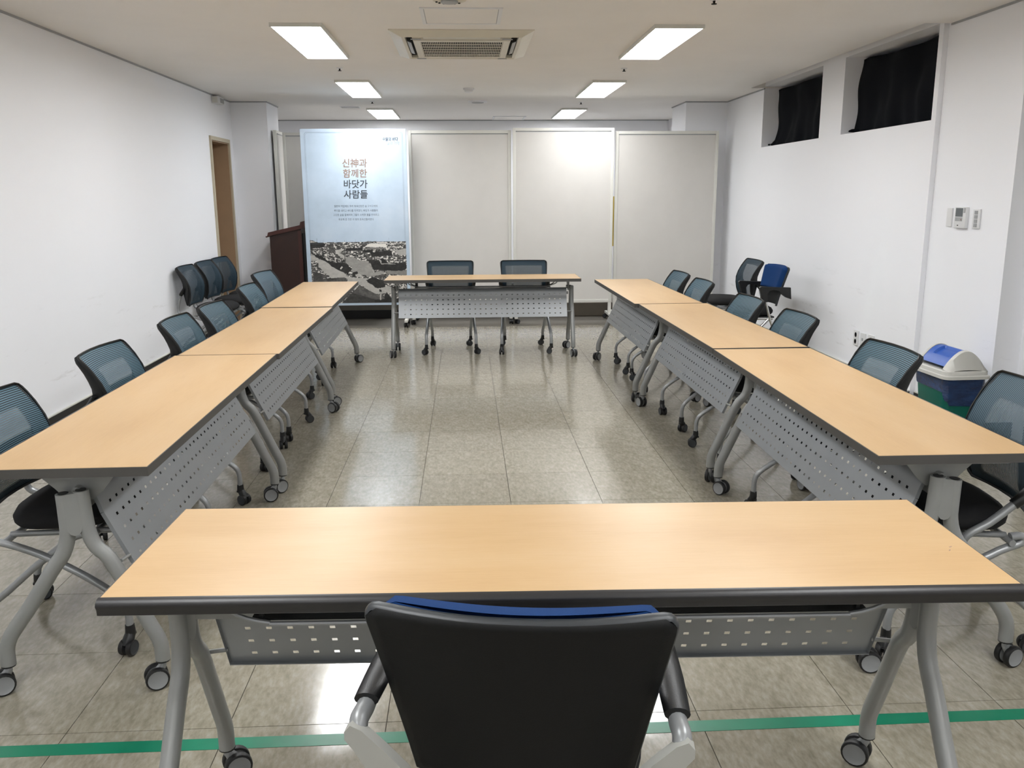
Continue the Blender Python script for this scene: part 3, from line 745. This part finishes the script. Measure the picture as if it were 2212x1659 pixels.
def build_chair(P):
    t = thing('mesh_chair', '', 'chair')
    bk = link('backrest', P['back_frame'], t)
    link('mesh_panel', P['mesh_panel'], bk); link('rear_shell', P['rear_shell'], bk)
    link('seat', P['seat'], t); link('seat_frame', P['seat_frame'], t)
    for nm in ('L', 'R'):
        link('rear_leg', P['rear_leg'+nm], t); link('front_leg', P['front_leg'+nm], t); link('hinge_block', P['hinge'+nm], t)
    for sgn in (-1, 1):
        caster(t, 'chair', (.191*sgn, -.25, 0), 0)
        caster(t, 'chair', (.235*sgn, .245, 0), 0)
    return t
PA = chair_meshes('mesh', 0)
pr_ = {'A': build_chair(PA), 'F': build_chair(chair_meshes('mesh_fine', .018)), 'P': build_chair(chair_meshes('mesh_pale', .036, 'bent', (.040, .205))), 'S': build_chair(chair_meshes('mesh_soft', .036))}
used = {k: False for k in pr_}
R90 = PI/2
GL, GR = 'mesh chairs along the left row of tables', 'mesh chairs along the right row of tables'
chairs = [
 # proto, x, y, heading (rotation z; +y is the sitting direction), label
 ('A', -1.375, 2.93, -R90+.00, 'teal ribbed mesh chair nearest the viewer on the left, cut by the photo edge', GL),
 ('A', -1.375, 3.885, -R90-.03, 'second nearest teal mesh chair of the left row, against bare wall and black skirting', GL),
 ('A', -1.365, 4.85, -R90-.02, 'third teal mesh chair of the left row, nearer of two at the middle table', GL),
 ('A', -1.335, 5.45, -R90-.05, 'fourth teal mesh chair of the left row, farther of two at the middle table', GL),
 ('A', -1.40, 6.62, -R90-.03, 'fifth teal chair of the left row, at the near half of the farthest table', GL),
 ('S', -1.45, 7.33, -R90-.12, 'pale grey chair, farthest of the left row, in front of the lectern', GL),
 ('F', -2.385, 8.33, -R90-.02, 'nearest of the three slate mesh chairs against the left wall', 'chairs standing against the left wall'),
 ('F', -2.38, 8.90, -R90-.05, 'middle of the three slate mesh chairs against the left wall', 'chairs standing against the left wall'),
 ('F', -2.37, 9.42, -R90-.08, 'farthest of the three slate mesh chairs against the left wall, by the doorway', 'chairs standing against the left wall'),
 ('P', 1.61, 2.725, R90-.10, 'pale finely striped mesh chair nearest the viewer on the right, before the waste bin', GR),
 ('A', 1.595, 3.62, R90+.03, 'second nearest teal mesh chair of the right row, left of the waste bin', GR),
 ('A', 1.60, 4.70, R90+.02, 'third teal mesh chair of the right row, at the near half of the middle table', GR),
 ('A', 1.58, 5.50, R90+.04, 'fourth teal chair of the right row, in front of the two wall chairs', GR),
 ('A', 1.58, 6.62, R90+.03, 'fifth teal mesh chair of the right row, nearer of two at the farthest table', GR),
 ('A', 1.575, 7.33, R90+.05, 'farthest teal mesh chair of the right row, nearest the white boards', GR),
 ('F', 2.57, 8.42, R90+.02, 'slate mesh chair against the right wall beside the blue padded chair', 'chairs standing against the right wall'),
 ('F', -.155, 8.37, PI+.01, 'left of the two mesh chairs behind the far table', 'chairs behind the far table'),
 ('F', .562, 8.35, PI-.01, 'right of the two mesh chairs behind the far table', 'chairs behind the far table'),
]
for pk_, x, y, rz, lab, grp in chairs:
    o = place(pr_[pk_], used[pk_], (x, y, 0), rz, lab, grp); used[pk_] = True
    for c in o.children:
        if c.name.startswith('caster'): c.rotation_euler = (0, 0, random.uniform(-PI, PI))

# ------------------------------------------------------------------ padded armchairs
ZS0, ZS1 = .50, .838
def shell_pt(u, v, off=0, grow=0):
    uu = u*2-1; z = lerp(ZS0, ZS1, v); w0 = lerp(.186, .250, v)+grow
    r = .022; d = ZS1-z
    if d < r: w0 = w0-r+math.sqrt(max(0, r*r-(r-d)**2))
    y = lerp(-.185, -.262, v**1.2)+.040*uu*uu
    return (uu*w0, y+off, z)
def armchair(label, legs_chrome, loc, rz, group=None):
    t = thing('armchair', label, 'chair', loc, rz, group)
    sh = MB().grid(lambda u, v: shell_pt(u, v, -.004), 24, 24)
    bs = part('back_shell', sh, 'shell_plastic', t, thick=.006)
    # raised lip round the shell edge
    lp = [shell_pt(0, v, .004) for v in (0, .15, .3, .45, .6, .75, .88, .95, .985, 1)]+[shell_pt(u, 1, .004) for u in (.1, .25, .4, .6, .75, .9)]+[shell_pt(1, v, .004) for v in (1, .985, .95, .88, .75, .6, .45, .3, .15, 0)]
    part('shell_rim', MB().tube(lp, .0045, r2=.010, seg=8, smooth=2, up=(0, -1, 0)), 'rim_plastic', t)
    pd = MB()
    def pad(u, v):
        e = max(abs(u*2-1), abs(2*v-1)); bulge = .050*max(0, 1-e**14)**.5
        x, y, z = shell_pt(u, .40+.60*v, .010); return (x*(.965-.09*max(0, (v-.85)/.15)**2), y+bulge, z+.005*v+.005*(1-(2*u-1)**4)*v)
    pd.grid(pad, 30, 24)
    def padb(u, v):
        x, y, z = shell_pt(1-u, .40+.60*v, .008); return (x*(.965-.09*max(0, (v-.85)/.15)**2), y, z+.005*v)
    pd.grid(padb, 24, 24)
    part('back_pad', pd, 'blue_fabric', t, angle=70)
    # seat
    st = MB(); P = PA['seat']; link('seat', P, t)
    part('seat_pan', MB().box((-.19, -.13, .392), (.19, .22, .408), bev=.004), 'black_plastic', t)
    for s in (-1, 1):
        ax = (.252 if not legs_chrome else .272)*s
        if not legs_chrome:
            ap = MB().tube([(ax, -.222, .672), (ax*.985, -.12, .674), (ax*.96, .0, .676), (ax*.93, .04, .674)], [.021, .024, .023, .016], r2=[.012, .013, .012, .008], seg=14, smooth=4, up=(0, 0, 1))
            part('armrest', ap, 'black_plastic', t)
            po = MB().tube([(ax, -.195, .668), (ax*1.005, -.225, .660), (ax*1.02, -.248, .655), (ax*1.02, -.256, .645)], .0155, seg=14, smooth=4)
            part('arm_post', po, 'silver_paint', t)
            bkpts = [(ax*1.09, .648), (ax*1.05, .660), (ax*.98, .652), (ax*.84, .618), (ax*.70, .580), (ax*.655, .558), (ax*.64, .43), (ax*.86, .43), (ax*.885, .553), (ax*1.04, .618), (ax*1.09, .634)]
            bk = MB().prism(bkpts, 1, -.278, -.256)
            part('back_bracket', bk, 'bracket_grey', t, angle=30)
            part('rear_leg', MB().tube([(ax*.78, -.250, .45), (ax*.8, -.20, .30), (ax*.85, -.235, .12), (ax*.86, -.25, .098)], .014, seg=12, smooth=4, up=(1, 0, 0)), 'silver_paint', t)
            part('front_leg', MB().tube([(ax*.74, -.20, .405), (ax*.76, -.08, .37), (ax*.82, .14, .23), (ax*.85, .23, .16), (ax*.86, .245, .098)], .0135, seg=12, smooth=4, up=(1, 0, 0)), 'silver_paint', t)
            part('seat_rail', MB().tube([(ax*.70, -.262, .47), (ax*.72, -.1, .40), (ax*.72, .18, .40)], .012, seg=10), 'silver_paint', t)
            caster(t, 'chair', (ax*.86, -.25, 0), .6*s); caster(t, 'chair', (ax*.86, .245, 0), -.8*s)
        else:
            ap = MB().prism([(-.225, .672), (-.10, .676), (.04, .684), (.052, .672), (.038, .640), (.012, .545), (-.026, .548), (-.018, .618), (-.035, .645), (-.07, .655), (-.12, .645), (-.155, .610), (-.19, .585), (-.235, .570)], 0, ax-.018, ax+.018)
            part('armrest', ap, 'black_plastic', t, angle=30)
            part('rear_leg', MB().tube([(ax, -.008, .56), (ax, -.06, .39), (ax*1.02, -.215, .004)], .0115, seg=12, smooth=0), 'chrome', t)
            part('front_leg', MB().tube([(ax*.98, -.055, .40), (ax, .10, .25), (ax*1.02, .24, .004)], .0115, seg=12, smooth=0), 'chrome', t)
            part('side_rail', MB().tube([(ax*.98, -.085, .398), (ax*.98, .19, .402)], .010, seg=10, smooth=0), 'chrome', t)
            part('cross_rail', MB().tube([(-.26 if s < 0 else 0, -.04*s, .398), (0 if s < 0 else .26, -.04*s, .398)], .009, seg=8, smooth=0), 'chrome', t)
            part('foot_glide', MB().lathe([(.014, 0), (.014, .02)], 10), 'black_plastic', t, (ax*1.02, .24, 0))
            part('foot_glide', MB().lathe([(.014, 0), (.014, .02)], 10), 'black_plastic', t, (ax*1.02, -.215, 0))
    return t
armchair('foreground armchair with charcoal plastic back and blue pad, facing the near table', False, (.106, 1.475, 0), -.145)
armchair('blue padded armchair with chrome legs against the right wall', True, (2.60, 7.74, 0), R90+.03, 'chairs standing against the right wall')

# ------------------------------------------------------------------ boards at the far end
def board(name, label, x0, x1, y, z0, z1, base=0, rz=0, mat_='board', fd=.24, group=None, cat='display board'):
    cx = (x0+x1)/2; hw = (x1-x0)/2
    t = thing(name, label, cat, (cx, y, base), rz, group)
    z0 -= base; z1 -= base; e = .034
    fr = MB()
    fr.box((-hw, -.02, z0), (-hw+e, .02, z1), bev=.003).box((hw-e, -.02, z0), (hw, .02, z1), bev=.003).box((-hw+e, -.0195, z1-e), (hw-e, .0195, z1), bev=.002).box((-hw+e, -.0195, z0), (hw-e, .0195, z0+e), bev=.002)
    part('frame', fr, 'white_frame', t)
    part('panel', MB().box((-hw+e, -.011, z0+e), (hw-e, .011, z1-e-.012)), mat_, t, smooth=False)
    part('clip_strip', MB().box((-hw+e, -.010, z1-e-.012), (hw-e, -.002, z1-e)), 'label_grey', t, smooth=False)
    for s in (-1, 1):
        x = s*(hw-.02)
        ft = MB().box((x-.018, -.016, .085), (x+.018, .016, z0+.002)).box((x-.018, -fd, .062), (x+.018, fd, .090), bev=.003)
        part('foot', ft, 'white_frame', t)
        for q in (-1, 1):
            c = link('caster', CB_C, t, (x, q*(fd-.03), -.012), (0, 0, random.uniform(-PI, PI)))
            for s2 in (-1, 1): link('wheel', WH_C, c, (s2*.014, .018, .0265+.012))
    return t
GB = 'white display boards at the far end'
board('display_board', 'white framed display board right beside the poster', -.638, .535, 10.31, .235, 2.200, group=GB)
board('display_board', 'white display board in the middle, top edge slightly higher than its neighbours', .554, 1.721, 10.27, .222, 2.222, group=GB)
board('display_board', 'rightmost white display board, next to the right wall pillar', 1.750, 2.955, 10.33, .215, 2.190, group=GB)
board('display_board', 'grey shaded display board on the platform behind the poster', -2.180, -1.02, 10.96, .40, 2.222, base=.16, fd=.16)
t = board('display_board', 'display board standing edge-on against the left pillar', -.55, .55, 11.30, .42, 2.24, base=.16, rz=PI/2, fd=.034)
t.location = (-2.238, 11.33, .16)
# yellow board glimpsed between the two right boards
t = thing('yellow_board', 'yellow board on the platform glimpsed between the two right display boards', 'board', (2.03, 12.0, .16))
part('panel', MB().box((-.12, -.012, .62), (.12, .012, 1.29), bev=.003), 'yellow', t)
part('stand', MB().box((-.10, .012, .03), (-.07, .03, .9)).box((.07, .012, .03), (.10, .03, .9)).box((-.14, -.1, 0), (.14, .12, .03)), 'black_plastic', t, smooth=False)

# poster board
PX0, PX1, PY, PZ0, PZ1 = -1.806, -.645, 10.05, .245, 2.200
t = thing('poster_board', 'pale blue exhibition poster with Korean title and harbour photograph', 'poster', ((PX0+PX1)/2, PY, 0))
PCX = (PX0+PX1)/2; hw = (PX1-PX0)/2
pb = part('poster_panel', MB().box((-hw, -.02, PZ0), (hw, .02, PZ1), bev=.002), ['poster'], t)
FY = -.0205
def outline(mb, x0, x1, z0, z1, ch, wd, y):
    P = [(x0+ch, z1), (x1-ch, z1), (x1, z1-ch), (x1, z0), (x0, z0), (x0, z1-ch), (x0+ch, z1)]
    for a, b2 in zip(P[:-1], P[1:]):
        mb.tube([(a[0], y, a[1]), (b2[0], y, b2[1])], wd, seg=4, smooth=0, r2=wd)
ln = MB(); outline(ln, -hw+.045, hw-.038, .95, PZ1-.035, .02, .0012, FY); outline(ln, -hw+.055, hw-.048, .95, PZ1-.045, .02, .0009, FY)
part('border_line', ln, 'poster_line', pb, smooth=False)
# harbour photograph: flat print, colours per vertex
NX, NZ = 300, 206
X = (np.arange(NX)+.5)/NX; Z = (np.arange(NZ)+.5)/NZ      # Z from top (0) to bottom (1)
def vnoise(nx, nz, cxs, czs):
    g = rng.random((czs+2, cxs+2)); xi = X*cxs; zi = Z*czs
    x0 = xi.astype(int); z0 = zi.astype(int); fx = xi-x0; fz = zi-z0
    fx = fx*fx*(3-2*fx); fz = fz*fz*(3-2*fz)
    a = g[np.ix_(z0, x0)]; b_ = g[np.ix_(z0, x0+1)]; c_ = g[np.ix_(z0+1, x0)]; d_ = g[np.ix_(z0+1, x0+1)]
    return (a*(1-fx)+b_*fx)*(1-fz)[:, None]+(c_*(1-fx)+d_*fx)*fz[:, None]
n_f = .5*vnoise(0, 0, 110, 100)+.5*vnoise(0, 0, 55, 70); n_m = .6*vnoise(0, 0, 22, 26)+.4*vnoise(0, 0, 60, 50); n_l = vnoise(0, 0, 7, 6)
img = np.full((NZ, NX), .36)
XX, ZZ = np.meshgrid(X, Z)
def cr(x, y): return ((x-385)/(1940-385), (y-245)/(1312-245))
def inpoly(pts):
    pts = [cr(*p) for p in pts]; ins = np.zeros_like(XX, bool); n = len(pts)
    wx = XX+(n_f-.5)*.012; wz = ZZ+(n_m-.5)*.014
    for i in range(n):
        x1, z1 = pts[i]; x2, z2 = pts[(i+1) % n]
        if z1 == z2: continue
        c = ((z1 > wz) != (z2 > wz)) & (wx < (x2-x1)*(wz-z1)/(z2-z1)+x1)
        ins ^= c
    return ins
clut = np.clip((n_f-.5)*2.0+.44, .14, .80); clut2 = np.where(n_m > .63, .16+.25*n_f, clut)
img = clut2.copy()
SKY = np.zeros_like(XX, bool)
def fill(pts, val, tex=.05):
    k = inpoly(pts); img[k] = (val+(n_m-.5)*tex*2+(n_f-.5)*tex)[k]; return k
hz = inpoly([(0, 0), (3000, 0), (3000, 292), (1300, 292), (800, 300), (520, 300), (420, 262), (385, 262), (0, 262)])
fill([(780, 430), (850, 420), (940, 400), (900, 440), (850, 470), (930, 520), (930, 560), (860, 540), (790, 470)], .66)
fill([(1780, 440), (2000, 400), (2000, 520), (1800, 520)], .60)
fill([(940, 560), (1010, 530), (1120, 560), (1160, 600), (1290, 610), (1360, 680), (1385, 760), (1400, 830), (1150, 850), (1000, 760), (1060, 720), (980, 670), (950, 640)], .54, .04)
fill([(510, 580), (640, 610), (740, 690), (860, 740), (950, 850), (1040, 885), (1280, 900), (1290, 930), (1270, 980), (1160, 960), (950, 900), (900, 880), (700, 900), (660, 850), (560, 760), (500, 680)], .64, .04)
fill([(950, 880), (1300, 900), (1340, 960), (1500, 1010), (1700, 1050), (1700, 1170), (1560, 1150), (1400, 1170), (1200, 1020), (980, 960)], .62, .04)
fill([(385, 500), (460, 520), (520, 580), (520, 600), (385, 600)], .62, .06)
for P_ in ([(450, 510), (500, 495), (620, 560), (720, 620), (940, 640), (1050, 740), (1020, 770), (970, 830), (860, 780), (700, 680), (640, 620), (470, 540)],
           [(1290, 590), (1480, 600), (1560, 560), (1650, 660), (1860, 640), (1940, 650), (1940, 740), (1860, 780), (1560, 770), (1390, 750), (1360, 660)],
           [(1270, 930), (1350, 890), (1450, 900), (1570, 960), (1580, 1040), (1500, 1070), (1420, 1060), (1370, 1010), (1290, 960)],
           [(1240, 430), (1400, 420), (1400, 470), (1240, 470)], [(1350, 470), (1700, 440), (1720, 520), (1380, 540)],
           [(960, 400), (1240, 390), (1240, 440), (960, 440)], [(385, 300), (520, 290), (640, 330), (600, 380), (385, 400)], [(1130, 780), (1150, 850), (1110, 880), (1040, 880), (1060, 800)]):
    fill(P_, .13, .06)
fill([(850, 740), (880, 690), (900, 700), (870, 750)], .72); fill([(1100, 830), (1160, 820), (1230, 870), (1200, 885), (1100, 870)], .62)
fill([(620, 560), (660, 570), (680, 590), (650, 600)], .75)
fill([(1480, 570), (1530, 600), (1530, 650), (1750, 660), (1760, 670), (1530, 665)], .62)
fill([(1260, 380), (1340, 322), (1610, 328), (1630, 385)], .82, .02); fill([(1260, 390), (1620, 390), (1560, 420), (1260, 420)], .42)
fill([(1465, 300), (1635, 305), (1635, 320), (1465, 318)], .82); fill([(640, 315), (705, 315), (700, 335), (650, 330)], .72)
fill([(1255, 840), (1500, 780), (1590, 800), (1500, 850), (1300, 870)], .55)
fill([(410, 770), (680, 850), (560, 900), (900, 880), (980, 960), (980, 1000), (410, 1000)], .27, .10)
fill([(860, 1310), (1160, 1010), (1430, 1170), (1540, 1160), (1560, 1260), (1420, 1320)], .30, .08)
fill([(860, 1310), (1040, 1140), (1420, 1260), (1420, 1320)], .20, .05)
fill([(1400, 1260), (1820, 1240), (1820, 1330), (1400, 1330)], .12, .05)
fill([(1560, 1200), (1600, 1130), (1640, 1200), (1660, 1250), (1560, 1250)], .12, .05)
fill([(1600, 780), (1940, 770), (1940, 860), (1620, 830)], .46, .05)
fill([(1485, 1100), (1508, 1100), (1508, 1265), (1485, 1265)], .60); fill([(1480, 1085), (1512, 1085), (1512, 1125), (1480, 1125)], .12)
fill([(925, 330), (935, 330), (950, 660), (938, 660)], .30, .02)
img = np.clip(img*1.12, .07, .90)
R_ = img*1.0; G_ = img*.985; B_ = img*.955
lin = lambda c: np.where(c <= .04045, c/12.92, ((c+.055)/1.055)**2.4)
sky = (s2l(196), s2l(210), s2l(224))
colr = np.stack([np.where(hz, sky[0], lin(R_)), np.where(hz, sky[1], lin(G_)), np.where(hz, sky[2], lin(B_)), np.ones_like(img)], -1)
def ppt(i, j):
    return (lerp(-hw+.046, hw-.036, i/NX), -.0212, lerp(1.000, .272, j/NZ))
me = bpy.data.meshes.new('photo_print')
vv = [ppt(i, j) for j in range(NZ+1) for i in range(NX+1)]
ff = []; fc = []
for j in range(NZ):
    for i in range(NX):
        if hz[j, i]: continue
        ff.append((j*(NX+1)+i, (j+1)*(NX+1)+i, (j+1)*(NX+1)+i+1, j*(NX+1)+i+1)); fc.append(colr[j, i])
me.from_pydata(vv, [], ff); ca = me.color_attributes.new('print', 'FLOAT_COLOR', 'CORNER')
ca.data.foreach_set('color', np.repeat(np.array(fc), 4, axis=0).astype(np.float32).ravel()); me.materials.append(MT['print'])
link('photo_print', me, pb)
# masts on the horizon
ms = MB()
for k in range(16):
    x = random.uniform(-hw+.1, hw-.08); ms.box((x-.0008, -.0216, .965), (x+.0008, -.0212, .965+random.uniform(.015, .045)))
part('mast_line', ms, 'ink_grey', pb, smooth=False)
def text(s, x, z, size, matn, extr=.0, shear=0, sx=1, bold=0, name='lettering'):
    c = bpy.data.curves.new('t', 'FONT'); c.body = s; c.size = size; c.align_x = 'CENTER'; c.shear = shear; c.offset = bold; c.resolution_u = 3
    o = bpy.data.objects.new('t', c); COL.objects.link(o)
    dg = bpy.context.evaluated_depsgraph_get(); me = bpy.data.meshes.new_from_object(o.evaluated_get(dg)); bpy.data.objects.remove(o)
    me.materials.clear(); me.materials.append(MT[matn])
    l = link(name, me, pb, (x-PCX, -.0218, z), (PI/2, 0, 0)); l.scale = (sx, 1, 1); return l
for s_, z_, mt_ in (('신神과', 1.794, 'ink_brown'), ('함께한', 1.684, 'ink_brown'), ('바닷가', 1.568, 'ink_dark'), ('사람들', 1.455, 'ink_dark')):
    text(s_, -1.224, z_, .100, mt_, bold=.0016, shear=.05, sx=.98)
for s_, z_ in (('일본의 억압에도 우리 토속신앙은 삶 구석구석에', 1.353), ('뿌리를 내리고 바다를 지켜왔다. 바닷가 사람들의', 1.304), ('고단한 삶을 함께하며 그들의 소박한 꿈을 안아주고', 1.256), ('위로해 준 것은 이 땅의 토속신들이었다.', 1.207)):
    text(s_, -1.228, z_, .0285, 'ink_grey', sx=.86)
text('수탈의 바다', -.820, 2.072, .044, 'ink_dark', shear=.15, sx=.8, bold=.0008)
text('그날의 기억', -.805, 2.028, .044, 'ink_pale', shear=.15, sx=.8)
for s in (-1, 1):
    x = s*(hw-.05)
    part('foot', MB().box((x-.018, -.016, .085), (x+.018, .016, PZ0+.002)).box((x-.018, -.2, .062), (x+.018, .2, .090), bev=.003), 'white_frame', t)
    for q in (-1, 1):
        c = link('caster', CB_C, t, (x, q*.17, -.012), (0, 0, random.uniform(-PI, PI)))
        for s2 in (-1, 1): link('wheel', WH_C, c, (s2*.014, .018, .0385))

# ------------------------------------------------------------------ lectern
t = thing('lectern', 'dark mahogany lectern with slanted top between the left pillar and the poster', 'lectern', (-2.045, 10.36, 0), 0)
bd = MB()
bd.add([(-.185, -.22, .04), (.175, -.22, .04), (.175, .22, .04), (-.185, .22, .04), (-.185, -.22, 1.035), (.175, -.22, 1.115), (.175, .22, 1.115), (-.185, .22, 1.035)],
       [(3, 2, 1, 0), (4, 5, 6, 7), (0, 1, 5, 4), (1, 2, 6, 5), (2, 3, 7, 6), (3, 0, 4, 7)])
part('body', bd, 'maroon_wood', t, smooth=False)
part('corner_post', MB().box((.135, -.226, .04), (.175, -.22, 1.095)), 'maroon_trim', t, smooth=False)
part('plinth', MB().box((-.20, -.235, 0), (.19, .235, .045), bev=.004), 'maroon_trim', t)
tp_ = MB().prism([(-.225, 1.030), (-.205, 1.036), (-.195, 1.075), (.165, 1.155), (.175, 1.19), (.215, 1.20), (.215, 1.125), (.18, 1.115), (-.19, 1.034), (-.22, 1.018)], 1, -.25, .25)
part('slanted_top', tp_, 'maroon_trim', t, angle=30)
part('recess_shade', MB().box((.175, -.20, .12), (.188, .20, 1.06)), 'dark_gap', t, smooth=False)  # dark slab on the side face, its colour standing in for recess shadow

# ------------------------------------------------------------------ waste bin
t = thing('waste_bin', 'teal waste bin with blue swing lid and dark blue liner by the right wall', 'waste bin', (2.955, 5.07, 0), .04)
def rr(hx, hy, r, n=5):
    P = []
    for (sx, sy, a0) in ((1, 1, 0), (-1, 1, PI/2), (-1, -1, PI), (1, -1, 1.5*PI)):
        for k in range(n+1):
            a = a0+PI/2*k/n; P.append((sx*(hx-r)+r*math.cos(a), sy*(hy-r)+r*math.sin(a)))
    return P
def loft(mb, rings, mi=0, cap=True):
    n = len(rings[0][0]); vs = []; fs = []
    for P, z in rings: vs += [(p[0], p[1], z) for p in P]
    for j in range(len(rings)-1):
        for k in range(n): k2 = (k+1) % n; fs.append((j*n+k, j*n+k2, (j+1)*n+k2, (j+1)*n+k))
    if cap: fs.append(tuple(range(n-1, -1, -1))); fs.append(tuple((len(rings)-1)*n+k for k in range(n)))
    return mb.add(vs, fs, mi)
part('body', loft(MB(), [(rr(.095, .135, .03), 0), (rr(.127, .172, .035), .40)]), 'bin_green', t, angle=60)
bg = MB(); ring_n = 48; zs = 8
def bagpt(u, v):
    a = u*ring_n; P = rr(.130, .175, .035, 11); k = int(a) % len(P); f = a-int(a)
    p = P[int(u*len(P)) % len(P)]
    low = .275+.058*math.cos(2*PI*(u-.33))+.008*math.sin(u*30)
    z = lerp(low, .405, v); sc = lerp(.78, 1.0, z/.405)*1.015+.006*math.sin(u*44+v*8)*(1-v)
    return (p[0]*sc, p[1]*sc, z)
bg.grid(bagpt, 48, 8)
part('bin_liner', bg, 'bin_bag', t, angle=80, label='dark blue plastic liner')
rimb = loft(MB(), [(rr(.135, .182, .04), .392), (rr(.150, .197, .045), .394), (rr(.150, .197, .045), .412), (rr(.140, .187, .045), .416), (rr(.138, .185, .045), .436), (rr(.132, .180, .045), .442)], cap=True)
part('lid_rim', rimb, 'bin_white', t, angle=35)
# humped lid: cheeks at both ends, blue flap between
def hump(x): # height of lid above .436 as a function of x (front = -x)
    return .436+.118*max(0, math.cos(x/.132*PI/2))**.85
N = 20; xs_ = [-.130+.26*k/N for k in range(N+1)]
prof_ = [(x, hump(x)) for x in xs_]
for s in (-1, 1):
    ch = MB()
    y0, y1 = (.125, .178) if s > 0 else (-.178, -.125)
    n = len(prof_)
    # sloping cheek: outer face lower
    vs = []; fs = []
    for (x, z) in prof_: vs.append((x, s*.125, z+.006))
    for (x, z) in prof_: vs.append((x*.97, s*.150, z+.002))
    for (x, z) in prof_: vs.append((x*.98, s*.176, .436+(z-.436)*.10))
    for k in range(n-1):
        for r_ in (0, 1): fs.append((r_*n+k, r_*n+k+1, (r_+1)*n+k+1, (r_+1)*n+k))
    for (x, z) in prof_: vs.append((x, s*.125, .430))
    for k in range(n-1): fs.append((k, k+1, 3*n+k+1, 3*n+k))
    ch.add(vs, fs)
    part('lid_cheek', ch, 'bin_white', t, angle=50)
fl = MB()
def flap(u, v):
    x = lerp(-.118, .118, u); y = lerp(-.124, .124, v)
    z = hump(x)+.001
    if .18 < u < .50 and .12 < v < .78: z -= .016
    return (x, y, z)
fl.grid(flap, 30, 24)
part('swing_flap', fl, 'bin_blue', t, angle=35, label='blue swing flap')
